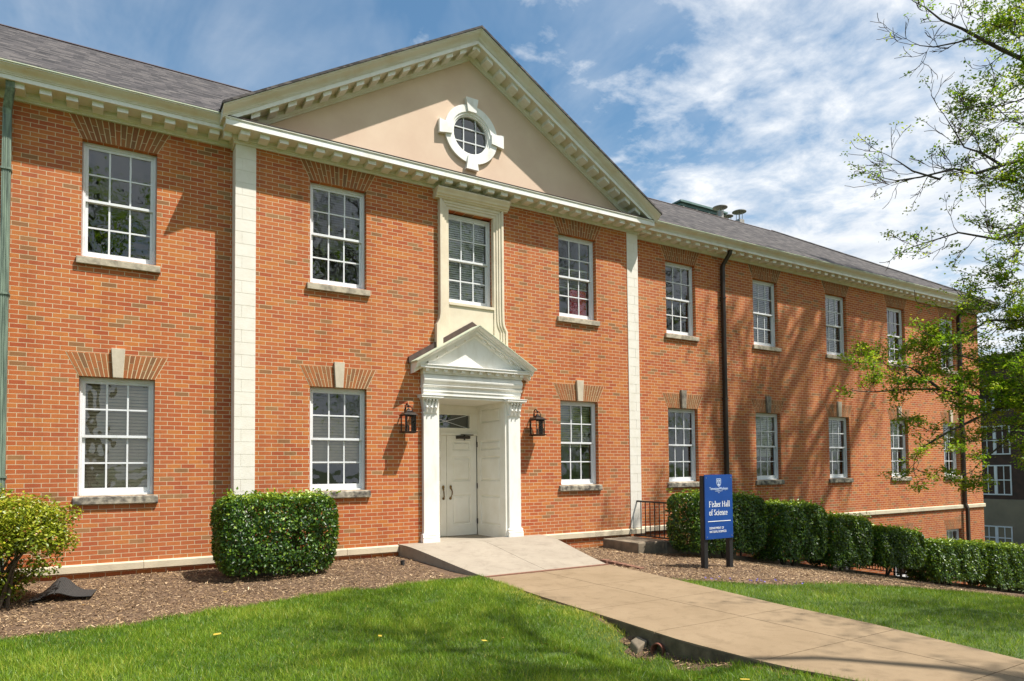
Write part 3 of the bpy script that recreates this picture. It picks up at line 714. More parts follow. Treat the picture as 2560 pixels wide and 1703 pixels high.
sur.box(-.498, .498, -.03, .05, 3.9, 4.815); sur.box(-.4985, .4985, -.055, .2, 4.815, 4.868)
prc = [(-.05, 6.83), (.115, 6.83), (.12, 6.855), (.15, 6.86), (.155, 6.885), (.185, 6.90), (.20, 6.935), (.225, 6.965), (.24, 6.985), (.24, 7.008), (-.05, 7.012)]
sur.sweep([(-p, z) for p, z in prc], [(-.80, 0), (.80, 0)])
sur.build('window_surround', 'surround_stone', hall, bevel=.003)

# ---- portico and doors
por = empty('portico', (0, 0, 0), parent=hall)
for s in (-1, 1):
    m = MB(); a, b = (.785, 1.057)
    X = lambda u, v: (s*u, s*v) if s > 0 else (-v, -u)
    m.box(*X(a, b), -.09, .0, .46, 2.72)
    m.box(*X(a-.035, b+.035), -.13, .0, .292, .375); m.sweep([(.0, .375), (-.128, .375), (-.133, .39), (-.128, .405), (-.112, .41), (-.105, .425), (-.115, .432), (-.117, .445), (-.108, .455), (-.09, .465), (0, .465)], [(X(a-.03, b+.03)[0], 0), (X(a-.03, b+.03)[1], 0)])
    m.build('pilaster', 'portico_paint', por, bevel=.003)
    m = MB(); cx = s*(a+b)/2; hw = (b-a)/2
    m.box(cx-hw-.012, cx+hw+.012, -.105, 0, 2.705, 2.73)
    m.hull8([(cx-hw+.01, -.095, 2.73), (cx+hw-.01, -.095, 2.73), (cx+hw-.01, 0, 2.73), (cx-hw+.01, 0, 2.73)], [(cx-hw-.03, -.13, 2.965), (cx+hw+.03, -.13, 2.965), (cx+hw+.03, 0, 2.965), (cx-hw-.03, 0, 2.965)])
    for row, (z0, z1, n, ph) in enumerate(((2.73, 2.83, 3, 0), (2.80, 2.965, 4, 0))):
        for k in range(n):
            x = cx-hw+2*hw*(k+.5)/n; o = .0 if row == 0 else .02; wd_ = hw/n*.8
            m.tube([(x, -.09-o, z0), (x, -.112-o, (z0+z1)/2), (x, -.135-o, z1-.02), (x, -.165-o, z1-.008), (x, -.172-o, z1-.03)], [wd_, wd_*.95, wd_*.8, wd_*.6, wd_*.3], 8)
    m.box(cx-hw-.05, cx+hw+.05, -.185, 0, 2.966, 2.99); m.box(cx-hw-.085, cx+hw+.085, -.215, 0, 2.99, 3.03); m.box(cx-hw-.095, cx+hw+.095, -.225, 0, 3.03, 3.042)
    m.build('capital', 'portico_paint', por, smooth=True)
m = MB()
m.box(-1.06, 1.06, -.10, .0, 3.043, 3.115); m.box(-1.068, 1.068, -.115, .0, 3.115, 3.19); m.sweep([(0, 3.19), (-.12, 3.19), (-.135, 3.205), (-.15, 3.225), (-.15, 3.235), (0, 3.235)], [(-1.085, 0), (1.085, 0)])
fr = [(0, 3.235)]+[(-.115-.065*math.sin(math.pi*t/8), 3.235+.205*t/8) for t in range(9)]+[(0, 3.44)]
m.sweep(fr, [(-1.075, 0), (1.075, 0)])
m.box(-1.09, 1.09, -.15, .0, 3.44, 3.462); m.box(-1.085, 1.085, -.155, .0, 3.462, 3.536)
for x in np.linspace(-1.03, 1.03, 12): m.box(x-.035, x+.035, -.225, -.155, 3.478, 3.534)
m.box(-1.185, 1.185, -.26, .0, 3.536, 3.585); m.box(-1.20, 1.20, -.275, .0, 3.585, 3.602)
m.build('entablature', 'portico_paint', por, bevel=.002)
m = MB(); S2 = .594; ap = 4.395
m.prism_xz([(-1.16, 3.603), (1.16, 3.603), (0, 3.603+1.16*S2)], -.14, 0)
pr = [(0, ap-.20), (.15, ap-.20), (.165, ap-.17), (.165, ap-.12), (.25, ap-.12), (.255, ap-.075), (.28, ap-.073), (.285, ap-.055)]+crown(.285, ap-.053, .355, ap-.008, 6)+[(.36, ap), (0, ap)]
m.sweep([(-p, z) for p, z in pr], [(-1.275, -S2*1.275), (0, 0), (1.275, -S2*1.275)])
for k in range(-5, 6):
    if k: x = k*.195; a, b = x-.035, x+.035; m.prism_xz([(a, ap-.165-S2*abs(a)), (b, ap-.165-S2*abs(b)), (b, ap-.121-S2*abs(b)), (a, ap-.121-S2*abs(a))], -.215, -.16)
m.build('pediment_gable', 'portico_paint', por)
m = MB(); m.sweep([(-.37, ap+.001), (-.37, ap+.018), (-.0, ap+.03), (0, ap+.001)], [(-1.30, -S2*1.30), (0, 0), (1.30, -S2*1.30)]); m.build('portico_roof', 'patina_light', por)
m = MB(); m.sweep([(-.06, ap+.027), (-.06, ap+.135), (0, ap+.14), (0, ap+.032)], [(-1.33, -S2*1.33), (0, 0), (1.33, -S2*1.33)]); m.build('wall_flashing', 'flashing', por)
# recess: side panels, ceiling, floor
DY = 1.13
def panel(m, put_, a0, a1, z0, z1):                       # sunk, raised-field panel; put_(u, depth, z)->xyz
    def fr(u0, u1, v0, v1, d0, e, d1):
        A = [(u0, v0), (u1, v0), (u1, v1), (u0, v1)]; B = [(u0+e, v0+e), (u1-e, v0+e), (u1-e, v1-e), (u0+e, v1-e)]
        for k in range(4):
            l = (k+1) % 4; m.quad(put_(A[k][0], d0, A[k][1]), put_(A[l][0], d0, A[l][1]), put_(B[l][0], d1, B[l][1]), put_(B[k][0], d1, B[k][1]))
    fr(a0, a1, z0, z1, 0, .010, .026); fr(a0+.010, a1-.010, z0+.010, z1-.010, .026, .016, .026); fr(a0+.026, a1-.026, z0+.026, z1-.026, .026, .034, .003)
    m.quad(*[put_(u, .003, z) for u, z in ((a0+.06, z0+.06), (a1-.06, z0+.06), (a1-.06, z1-.06), (a0+.06, z1-.06))])
def panelled(m, put_, u0, u1, z0, z1, holes):
    xs = sorted({u0, u1, *[h[0] for h in holes], *[h[1] for h in holes]}); zs = sorted({z0, z1, *[h[2] for h in holes], *[h[3] for h in holes]})
    for a, b in zip(xs[:-1], xs[1:]):
        for c, d in zip(zs[:-1], zs[1:]):
            mx, mz = (a+b)/2, (c+d)/2
            if any(h[0] < mx < h[1] and h[2] < mz < h[3] for h in holes): continue
            m.quad(*[put_(u, 0, z) for u, z in ((a, c), (b, c), (b, d), (a, d))])
    for h in holes: panel(m, put_, *h)
PZ = [(.49, 1.115), (1.40, 1.92), (2.05, 2.25)]
for s in (-1, 1):
    m = MB()
    panelled(m, lambda u, d, z: (s*(.722+d), u, z), -.05, DY, .26, 3.04, [(.16, .98, a, b) for a, b in PZ+[(2.62, 2.92)]])
    m.quad((s*.722, -.05, .26), (s*.79, -.05, .26), (s*.79, -.05, 3.04), (s*.722, -.05, 3.04))
    m.build('side_panel', 'door_paint', por, recalc=False)
m = MB()
for k in range(9): m.box(-.72, .72, -.08+k*.135, .05+k*.135, 3.0, 3.02)
m.box(-.73, .73, -.06, 1.2, 3.021, 3.041)
m.build('recess_ceiling', 'door_paint', por)
MB().box(-.79, .79, -.10, 1.2, .1, .262).build('threshold', 'ramp_concrete', por)
m = MB()
m.box(-.722, .722, DY, DY+.08, 2.372, 2.50); m.box(-.722, .722, DY-.03, DY, 2.372, 2.42)
m.box(-.722, .722, DY, DY+.08, 2.82, 3.0); m.box(-.722, -.54, DY, DY+.08, 2.50, 2.82); m.box(.54, .722, DY, DY+.08, 2.50, 2.82)
m.box(-.55, .55, DY-.02, DY, 2.80, 2.83); m.box(-.55, .55, DY-.02, DY, 2.495, 2.525); m.box(-.57, -.54, DY-.021, DY, 2.495, 2.83); m.box(.54, .57, DY-.021, DY, 2.495, 2.83)
tr = m.build('transom_frame', 'door_paint', por)
m = MB(); m.quad((-.54, DY+.05, 2.52), (.54, DY+.05, 2.52), (.54, DY+.05, 2.81), (-.54, DY+.05, 2.81)); m.build('pane', 'glass', tr, recalc=False)
m = MB(); m.tube([(-.54, DY+.04, 2.52), (.54, DY+.04, 2.81)], .006, 5); m.tube([(.54, DY+.04, 2.52), (-.54, DY+.04, 2.81)], .006, 5); m.build('lead_cross', 'sign_white', tr)
MB().box(-.75, .75, DY+.13, DY+.15, 2.4, 3.0).build('dark_backing', 'interior_dark', tr)
for s in (-1, 1):
    u0, u1 = (-.708, -.004) if s < 0 else (.004, .708)
    m = MB(); hp = [(u0+.135, u1-.135, a, b) for a, b in PZ]
    panelled(m, lambda u, d, z: (u, DY+.01+d, z), u0, u1, .268, 2.368, hp)
    m.box(u0, u1, DY+.045, DY+.06, .268, 2.368)
    for a in (u0, u1): m.quad((a, DY+.01, .268), (a, DY+.035, .268), (a, DY+.035, 2.368), (a, DY+.01, 2.368))
    d = m.build('door', 'door_paint', por, recalc=False)
    x = s*.085; hd = MB()
    hd.lathe((x, 0, 0), [(.001, 1.325), (.022, 1.315), (.026, 1.29), (.02, 1.265)], 12); hd.v = [(vx, DY-.012+(vy)*.6, vz) for vx, vy, vz in hd.v]
    hd.tube([(x, DY, 1.27), (x+s*.008, DY-.035, 1.235), (x+s*.012, DY-.06, 1.19), (x+s*.008, DY-.058, 1.13), (x-s*.004, DY-.035, 1.08), (x-s*.006, DY-.005, 1.055)], [.02, .017, .013, .012, .014, .022], 10)
    hd.tube([(x-s*.006, DY+.01, 1.055), (x-s*.006, DY-.012, 1.04)], .024, 10)
    hd.build('handle', 'bronze', d, smooth=True)
    hg = MB()
    for z in (.55, 1.30, 2.18): hg.tube([(s*.713, DY-.012, z-.055), (s*.713, DY-.012, z+.055)], .013, 8)
    hg.build('hinge', 'iron', d)
    cl = MB(); cl.box(*sorted((s*.22, s*.53)), DY-.06, DY+.009, 2.30, 2.36); cl.box(*sorted((s*.30, s*.60)), DY-.075, DY-.06, 2.375, 2.392); cl.tube([(s*.40, DY-.04, 2.27), (s*.40, DY-.04, 2.385)], .018, 8)
    cl.build('door_closer', 'brown_metal', d)
# ---- rain pipes
def pipe(x, y, wd_, mat, z0, z1, straps, kick=None):
    m = MB()
    pts = [(x, y, z0), (x, y, z1-.42), (x, y-.02, z1-.34), (x+.05, y-.19, z1-.10), (x+.05, y-.22, z1)]
    if kick: pts = [(x+.02, y-.06, z0), (x+.02, y-.06, .16), (x, y, .34)]+pts[1:]
    h = wd_/2
    for a, b in zip(pts[:-1], pts[1:]):
        m.hull8([(a[0]-h, a[1]-h*.8, a[2]), (a[0]+h, a[1]-h*.8, a[2]), (a[0]+h, a[1]+h*.8, a[2]), (a[0]-h, a[1]+h*.8, a[2])], [(b[0]-h, b[1]-h*.8, b[2]), (b[0]+h, b[1]-h*.8, b[2]), (b[0]+h, b[1]+h*.8, b[2]), (b[0]-h, b[1]+h*.8, b[2])])
    for k in range(3): m.box(x-h*.66+k*h*.5, x-h*.34+k*h*.5, y-h*.8-.006, y-h*.8+.001, max(z0, .35), z1-.42)
    o = m.build('rain_pipe', mat, hall)
    s = MB()
    for z in straps: s.box(x-h-.012, x+h+.012, y-h-.008, y+.07, z-.014, z+.014)
    s.build('pipe_strap', mat, o)
pipe(-7.375, D_-.075, .105, 'copper_patina', .05, 7.20, (1.6, 4.2, 6.0))
pipe(7.44, D_-.065, .095, 'brown_metal', -1.2, 7.19, (.9, 3.4, 6.0))
pipe(19.32, D_-.065, .11, 'brown_metal', -2.6, 7.19, (.9, 3.4, 6.0), True)
# ---- rooms seen through the glass
m = MB(); Yb = 4.3
m.quad((XW, Yb, -3.4), (XE, Yb, -3.4), (XE, Yb, 7.1), (XW, Yb, 7.1))
for x in (-9.0, -4.2, -1.3, 1.3, 4.2, 7.5, 10.7, 13.8, 17.0, XE-.05): m.box(x-.05, x+.05, .62 if abs(x) > 2 else .36, Yb, -3.3, 7.05)
m.build('room_walls', 'interior', hall)
m = MB(); m.box(XW, XE-.1, .60, Yb, .05, .15); m.box(XW, XE-.1, .60, Yb, 3.72, 3.80); m.build('room_floor', 'interior_dark', hall)
m = MB(); m.box(XW, XE-.1, .60, Yb, 3.60, 3.66); m.box(XW, XE-.1, .60, Yb, 6.95, 7.0); m.build('room_ceiling', 'ceiling', hall)
MB().box(XW, XE-.1, .60, Yb, -3.4, -2.9).build('room_floor', 'interior_dark', hall)
# things behind the glass
rp = empty('storage_panel', (W1+.20, .245, UB)); tag(rp, 'glossy red ribbed panel standing inside an upper window', 'panel')
m = MB(); m.box(-.22, .24, .02, .12, .0, .70)
m.build('board', 'red_plastic', rp, bevel=.03)
m = MB()
for k in range(8): m.box(-.2, .22, 0, .03, .05+k*.08, .085+k*.08)
m.build('ribs', 'red_plastic', rp, bevel=.012)
pp = empty('potted_plant', (-6.12, D_+.42, UB+DU)); tag(pp, 'spiky green houseplant inside the upper left window', 'plant')
V = MB()
for k in range(26):
    a = random.uniform(0, 6.28); l = random.uniform(.28, .55); o = random.uniform(.05, .22); n = 5
    for j in range(n):
        t0, t1 = j/n, (j+1)/n; P = lambda t: Vector((math.cos(a)*o*t*1.4, math.sin(a)*o*t*.6, .1+l*t-.35*o*t*t)); sdw = Vector((-math.sin(a), math.cos(a), 0))*.012
        V.quad(P(t0)-sdw*(1-t0), P(t0)+sdw*(1-t0), P(t1)+sdw*(1-t1)*1.0, P(t1)-sdw*(1-t1), t=random.random())
V.build('foliage', 'plant_leaf', pp, tint=True, recalc=False)
MB().lathe((0, 0, 0), [(.06, -.04), (.085, .10), (.09, .115), (.07, .115)]).build('pot', 'terracotta', pp)

# ------------------------------------------------------------------ wall lanterns
def lantern():
    r = empty('wall_lantern', (0, 0, 0)); yc = -.20
    m = MB(); m.box(-.055, .055, -.022, 0, -.17, .17); m.tube([(0, -.022, .03), (0, -.05, .03)], .035, 12); m.build('wall_plate', 'lamp_bronze', r, bevel=.006)
    m = MB()
    m.tube([(0, -.03, .03), (0, -.055, .12), (0, -.06, .22), (0, -.075, .29), (0, -.115, .325), (0, -.16, .315), (0, yc, .275)], [.012]*7, 8)
    for s in (-1, 1): m.tube([(0, yc, .28), (s*.05, yc, .265), (s*.075, yc, .22), (s*.08, yc, .14)], .008, 8)
    m.lathe((0, yc, 0), [(.012, .25), (.024, .262), (.02, .285), (.008, .292)], 12); m.build('hook_arm', 'lamp_bronze', r, smooth=True)
    m = MB()
    q = lambda h, z: [(-h, yc-h, z), (h, yc-h, z), (h, yc+h, z), (-h, yc+h, z)]
    m.hull8(q(.135, .105), q(.135, .118)); m.hull8(q(.128, .118), q(.075, .165)); m.hull8(q(.055, .165), q(.05, .195)); m.lathe((0, yc, 0), [(.035, .195), (.028, .215), (.01, .235)], 12)
    m.build('cap', 'lamp_bronze', r, bevel=.003)
    m = MB(); a, b = .10, .105
    for sx in (-1, 1):
        for sy in (-1, 1): m.tube([(sx*a, yc+sy*a, -.185), (sx*a, yc+sy*a, .105)], .008, 6)
    for s in (-1, 1):
        m.box(-a, a, yc+s*a-.006, yc+s*a+.006, .09, .105); m.box(s*a-.006, s*a+.006, yc-a, yc+a, .09, .105)
    m.hull8(q(.13, -.205), q(.13, -.188)); m.hull8(q(.09, -.222), q(.12, -.205))
    m.tube([(a, yc-a, -.17), (.02, yc-a, .09)], .003, 5); m.build('cage', 'lamp_bronze', r)
    m = MB()
    for s in (-1, 1): m.quad((-a, yc+s*a*.97, -.185), (a, yc+s*a*.97, -.185), (a, yc+s*a*.97, .1), (-a, yc+s*a*.97, .1)); m.quad((s*a*.97, yc-a, -.185), (s*a*.97, yc+a, -.185), (s*a*.97, yc+a, .1), (s*a*.97, yc-a, .1))
    m.build('glass_panes', 'lamp_glass', r, recalc=False)
    m = MB(); m.tube([(0, yc, -.188), (0, yc, -.07)], .017, 10); m.build('candle_socket', 'candle', r)
    m = MB(); m.lathe((0, yc, 0), [(.008, -.07), (.02, -.03), (.016, .0), (.003, .035)], 12); m.build('bulb', 'lamp_glass', r, smooth=True)
    return r
la = lantern(); la.location = (-1.405, -.002, 2.535); tag(la, 'black metal wall lantern on the brick left of the doorway', 'lantern', 'lanterns beside the doorway')
lb = copy_tree(la); lb.location = (1.405, -.002, 2.535); tag(lb, 'black metal wall lantern on the brick right of the doorway', 'lantern')

# ------------------------------------------------------------------ sign
sg = empty('name_sign', (2.80, -3.62, float(H(2.8, -3.6)))); tag(sg, 'blue name sign with white lettering on two black posts', 'sign')
z0s = sg.location.z
for s in (-1, 1):
    p = MB(); p.box(s*.305-.042, s*.305+.042, .0, .085, -.25, 1.50-z0s); p.build('post', 'black_metal', sg, bevel=.004)
pan = MB().box(-.335, .335, -.022, -.002, .435-z0s, 1.517-z0s).build('panel', 'sign_blue', sg, bevel=.002)
def text(body, x, z, size, mat, sx=1.0, align='LEFT', bold=0.0):
    c = bpy.data.curves.new('lettering', 'FONT'); c.body = body; c.size = size; c.align_x = align; c.extrude = .0015; c.offset = bold; c.resolution_u = 3
    t = bpy.data.objects.new('tmp', c); col.objects.link(t); bpy.context.view_layer.update()
    me = bpy.data.meshes.new_from_object(t.evaluated_get(bpy.context.evaluated_depsgraph_get())); bpy.data.objects.remove(t)
    me.materials.clear(); me.materials.append(MAT[mat]); me.name = 'lettering'
    for v in me.vertices: v.co = (v.co.x*sx, -v.co.z-.0235, v.co.y)
    o = bpy.data.objects.new('lettering', me); col.objects.link(o); o.parent = pan; o.location = (x, 0, z-z0s)
    return o
def serif_text(body, x, z, h, mat):
    """stroke-built serif capitals and small letters, thick stems and thin joins"""
    m = MB(); xh = h*.66; tk = h*.125; tn = h*.055; cur = 0.0; y0, y1 = -.0255, -.0225
    def bar(a, b, c, d): m.box(cur+a, cur+b, y0, y1, c, d)
    def serif(cx, zz): m.box(cur+cx-tk*.95, cur+cx+tk*.95, y0-.0002, y1, zz, zz+tn*.8)
    def arc(cx, cz, rx, rz, a0, a1, w0, w1, n=10):
        for k in range(n):
            t0 = R(a0+(a1-a0)*k/n); t1 = R(a0+(a1-a0)*(k+1)/n)
            wv = lambda t: w0+(w1-w0)*abs(math.cos(t))
            P = lambda t, q: (cur+cx+(rx+q*wv(t)/2)*math.cos(t), cz+(rz+q*wv(t)/2)*math.sin(t))
            a, b, c, d = P(t0, -1), P(t0, 1), P(t1, 1), P(t1, -1)
            m.prism_xz([a, b, c, d], y0, y1)
    def stem(cx, zt, top=True, bot=True):
        bar(cx-tk/2, cx+tk/2, 0, zt)
        if bot: serif(cx, 0)
        if top: m.box(cur+cx-tk*.95, cur+cx+tk*.5, y0-.0002, y1, zt-tn, zt)
    for ch in body:
        if ch == ' ': cur += h*.28; continue
        if ch == 'F': stem(tk, h); bar(tk, h*.58, h-tn, h); bar(tk, h*.48, h*.47, h*.47+tn); bar(h*.58-tn, h*.58, h*.78, h); bar(h*.48-tn, h*.48, h*.38, h*.62); cur += h*.68
        elif ch == 'H': stem(tk, h); stem(h*.66, h); serif(tk, h-tn*.8); serif(h*.66, h-tn*.8); bar(tk, h*.66, h*.47, h*.47+tn); cur += h*.86
        elif ch == 'S': arc(h*.27, h*.745, h*.185, h*.19, 20, 270, tn, tk); arc(h*.27, h*.255, h*.20, h*.195, -160, 90, tn, tk); cur += h*.58
        elif ch == 'i': stem(tk, xh); arc(tk, h*.86, tk*.28, tk*.28, 0, 360, tk*.6, tk*.6, 8); cur += h*.33
        elif ch == 'l': stem(tk, h*1.04); cur += h*.33
        elif ch == 'h': stem(tk, h*1.04); arc(h*.30, xh-h*.17, h*.145, h*.155, 0, 150, tn, tk); bar(h*.445-tk/2, h*.445+tk/2, 0, xh-h*.15); serif(h*.445, 0); cur += h*.60
        elif ch == 'n': stem(tk, xh); arc(h*.30, xh-h*.17, h*.145, h*.155, 0, 150, tn, tk); bar(h*.445-tk/2, h*.445+tk/2, 0, xh-h*.15); serif(h*.445, 0); cur += h*.60
        elif ch == 'r': stem(tk, xh); arc(h*.27, xh-h*.15, h*.12, h*.12, 50, 160, tk*.9, tn); cur += h*.42
        elif ch == 'e': arc(h*.24, xh/2, h*.18, xh*.46, 0, 320, tn, tk); bar(h*.08, h*.42, xh*.55, xh*.55+tn*.8); cur += h*.49
        elif ch == 'c': arc(h*.24, xh/2, h*.18, xh*.46, 40, 320, tn, tk); cur += h*.46
        elif ch == 'o': arc(h*.25, xh/2, h*.19, xh*.46, 0, 360, tn, tk, 14); cur += h*.53
        elif ch == 's': arc(h*.18, xh*.74, h*.115, xh*.20, 20, 270, tn, tk*.9); arc(h*.18, xh*.27, h*.125, xh*.21, -160, 90, tn, tk*.9); cur += h*.40
        elif ch == 'a': arc(h*.21, xh*.28, h*.13, xh*.24, 60, 360, tn, tk*.9); arc(h*.22, xh*.74, h*.13, xh*.22, 0, 160, tn, tk*.8); bar(h*.35-tk/2, h*.35+tk/2, 0, xh*.76); serif(h*.37, 0); cur += h*.50
        elif ch == 'f': stem(tk*1.1, h*.85, False); arc(h*.29, h*.86, h*.12, h*.13, 40, 180, tn, tk); bar(0, h*.34, xh-tn, xh); cur += h*.36
    o = m.build('lettering', mat, pan, recalc=False); o.location = (x, 0, z-z0s); return o, cur
serif_text('Fisher Hall', -.245, .972, .098, 'sign_white')
serif_text('of Science', -.245, .832, .098, 'sign_white')
MB().box(-.275, .275, -.0255, -.022, .727-z0s, .738-z0s).build('rule', 'sign_white', pan)
text('DEPARTMENT OF', -.245, .600, .052, 'sign_white', .86); text('NATURAL SCIENCES', -.245, .541, .052, 'sign_white', .86)
text('TennesseeWesleyan', 0, 1.262, .062, 'sign_pale', .88, 'CENTER', .0006)
text('UNIVERSITY', 0, 1.232, .026, 'sign_pale', 1.3, 'CENTER'); text('1857', 0, 1.206, .02, 'sign_pale', 1.2, 'CENTER')
m = MB(); zc = 1.385-z0s
def shield(s): return [(-.055*s, .065*s), (.055*s, .065*s), (.055*s, -.01*s), (.04*s, -.045*s), (0, -.075*s), (-.04*s, -.045*s), (-.055*s, -.01*s)]
a, b = shield(1.0), shield(.84)
for k in range(7):
    l = (k+1) % 7; m.prism_xz([(a[k][0], zc+a[k][1]), (a[l][0], zc+a[l][1]), (b[l][0], zc+b[l][1]), (b[k][0], zc+b[k][1])], -.0255, -.022)
m.box(-.003, .003, -.0255, -.022, zc-.055, zc+.054); m.box(-.045, .045, -.0256, -.0221, zc-.008, zc-.002)
for s in (-1, 1): m.box(s*.024-.012, s*.024+.012, -.0255, -.022, zc+.012, zc+.042)
m.prism_xz([(-.03, zc-.03), (0, zc-.018), (.03, zc-.03), (0, zc-.055)], -.0257, -.022)
m.build('shield_emblem', 'sign_pale', pan)
m = MB()
for x in (-.30, .30):
    for z in (.475, 1.465): m.tube([(x, -.0215, z-z0s), (x, -.027, z-z0s)], .008, 8)
m.build('screw', 'vent_steel', pan)

# ------------------------------------------------------------------ areaway: curb, retaining wall, railing, step block
m = MB(); m.sweep([(-1.25, 0), (-1.25, -.5), (-1.05, -.5), (-1.05, 0)], [(4.02, .03), (6.0, -.20)])
xs = np.linspace(6.0, 20.8, 12)
for a, b in zip(xs[:-1], xs[1:]): m.sweep([(-1.25, 0), (-1.25, -3.6), (-1.06, -3.6), (-1.06, 0)], [(a, float(H(a, -1.2))+.10), (b, float(H(b, -1.2))+.10)])
m.box(4.05, 6.0, -1.12, -1.06, -3.6, -.3); m.box(4.03, 4.15, -1.12, .2, -3.6, -.02)
tag(m.build('areaway_curb', 'old_concrete'), 'stained low concrete curb beneath the iron railing', 'curb')
tag(MB().box(4.1, 20.8, -1.1, .3, -3.55, -3.35).build('areaway_floor', 'old_concrete'), kind='structure')
bk = MB().box(3.16, 4.02, -1.20, -.06, -.35, .125).box(3.90, 4.08, -1.235, -1.0, -.35, .115).build('step_block', 'old_concrete', bevel=.02); tag(bk, 'weathered concrete block at the end of the iron railing', 'concrete block')
def railing():
    r = empty('iron_railing', (4.2, -1.19, .04)); tag(r, 'black iron railing from the corner pilaster along the hedges', 'railing')
    o = Vector((4.2, -1.19, .04)); L = lambda x, y, z: (x-o.x, y-o.y, z-o.z)
    def part(name, m): m.build(name, 'iron', r)
    def run(p0, p1, h, n, first=True):
        a, b = Vector(p0), Vector(p1); t = MB(); t.tube([L(a.x, a.y, a.z+h), L(b.x, b.y, b.z+h)], .022, 6); part('top_rail', t)
        t = MB(); t.tube([L(a.x, a.y, a.z+.10), L(b.x, b.y, b.z+.10)], .017, 6); part('bottom_rail', t)
        t = MB()
        for k in range(1, n): q = a.lerp(b, k/n); t.tube([L(q.x, q.y, q.z+.10), L(q.x, q.y, q.z+h)], .0115, 5, caps=False)
        part('baluster_panel', t)
        t = MB(); t.tube([L(b.x, b.y, b.z-.1), L(b.x, b.y, b.z+h+.01)], .026, 6); part('post', t)
    run((4.2, .01, .04), (4.2, -1.16, .03), .86, 8)
    xs = np.linspace(4.2, 20.6, 9)
    for a, b in zip(xs[:-1], xs[1:]): run((a, -1.16, float(H(a, -1.2))+.09), (b, -1.16, float(H(b, -1.2))+.09), .86, 16)
railing()

# ------------------------------------------------------------------ clipped shrubs
def box_foliage(x0, x1, y0, y1, z0, z1, n, size, soft=.07, topgap=0.0, under=.35):
    """leaf positions and facings in a rough-edged clipped box; thinner towards the underside"""
    P = []; Nn = []
    dims = np.array([x1-x0, y1-y0, z1-z0]); A = np.array([dims[1]*dims[2], dims[1]*dims[2], dims[0]*dims[2], dims[0]*dims[2], dims[0]*dims[1]])
    pr = A/A.sum(); f = rng.choice(5, n, p=pr); u = rng.random((n, 3)); dep = np.abs(rng.normal(0, soft, n))-rng.random(n)*soft*.35
    lo = np.array([x0, y0, z0]); p = lo+u*dims; nr = np.zeros((n, 3))
    for k, (ax, sgn) in enumerate(((0, -1), (0, 1), (1, -1), (1, 1), (2, 1))):
        mk = f == k; nr[mk, ax] = sgn
        p[mk, ax] = (lo[ax] if sgn < 0 else lo[ax]+dims[ax])-sgn*dep[mk]
    # lumpy outline
    bump = .035*np.sin(p[:, 0]*9+p[:, 2]*5)+.03*np.sin(p[:, 1]*11+p[:, 0]*4+1)+.025*np.sin(p[:, 2]*13+2)
    p += nr*bump[:, None]
    # rounded corners
    c = lo+dims/2; q = (p-c)/(dims/2); r4 = (np.abs(q)**5).sum(1)**(1/5); over = np.maximum(r4, 1.0); p = c+(p-c)/over[:, None]
    t = (p[:, 2]-z0)/dims[2]
    tp = (1-.10*np.clip(1-t*2.2, 0, 1)**1.5)[:, None]; p[:, :2] = c[:2]+(p[:, :2]-c[:2])*tp
    keep = rng.random(n) < np.clip(.35+t/under*.65, 0, 1)
    # gaps
    g = np.sin(p[:, 0]*5.1+1.3)*np.sin(p[:, 1]*5.7)*np.sin(p[:, 2]*6.3+.7)
    keep &= ~((g > .62) & (rng.random(n) < .7))
    return p[keep], nr[keep]+np.array([0, 0, .35])
def shrub(name, label, cat, group, x0, x1, y0, y1, z0, z1, n, size, mat, stems, base, clear=0, seed=0, sprigs=40):
    r = empty(name, ((x0+x1)/2, (y0+y1)/2, base)); tag(r, label, cat, group); off = np.array(r.location)
    P, Nn = box_foliage(x0, x1, y0, y1, z0, z1, n, size, soft=.055, under=.22)
    m2 = int(n*.42); inn = np.stack([rng.uniform(x0+.12, x1-.12, m2), rng.uniform(y0+.1, y1-.1, m2), rng.uniform(z0+.1, z1-.1, m2)], 1)
    sp_ = np.stack([rng.uniform(x0, x1, sprigs), rng.uniform(y0, y1, sprigs), np.full(sprigs, z1)], 1); sp_ = np.repeat(sp_, 5, 0)+rng.normal(0, .02, (sprigs*5, 3))+np.array([0, 0, .03])
    P = np.concatenate([P, inn, sp_]); Nn = np.concatenate([Nn, rng.normal(0, 1, (m2, 3))+np.array([0, 0, .4]), rng.normal(0, .6, (sprigs*5, 3))+[0, 0, .6]])
    V, F = leaves(P-off, Nn, size, .58, .12, .55)
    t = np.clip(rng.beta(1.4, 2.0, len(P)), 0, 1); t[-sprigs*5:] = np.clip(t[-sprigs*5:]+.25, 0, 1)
    top_lit = np.clip((P[:, 2]-(z1-.13))/.13, 0, 1)*.36; t = np.clip(t+top_lit, 0, 1)  # upper leaves tinted lighter, putting sunlit tops into the leaf colour
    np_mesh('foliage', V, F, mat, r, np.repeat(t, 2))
    s = MB()
    for k in range(stems):
        bx = random.uniform(x0+.25*(x1-x0), x1-.25*(x1-x0)); by = (y0+y1)/2+random.uniform(-.12, .12)
        for j in range(3):
            tx = bx+random.uniform(-.45, .45); ty = (y0+y1)/2+random.uniform(-.3, .3); tz = z0+(z1-z0)*random.uniform(.5, .9)
            tx = min(max(tx, x0+.1), x1-.1); ty = min(max(ty, y0+.1), y1-.1)
            mid = ((bx+tx)/2+random.uniform(-.06, .06), (by+ty)/2, base+(tz-base)*.45)
            s.tube([Vector((bx, by, base-.05))-r.location, Vector(mid)-r.location, Vector((tx, ty, tz))-r.location], [.032, .02, .006], 6)
    s.build('stem', 'shrub_stem', r, smooth=True)
    return r
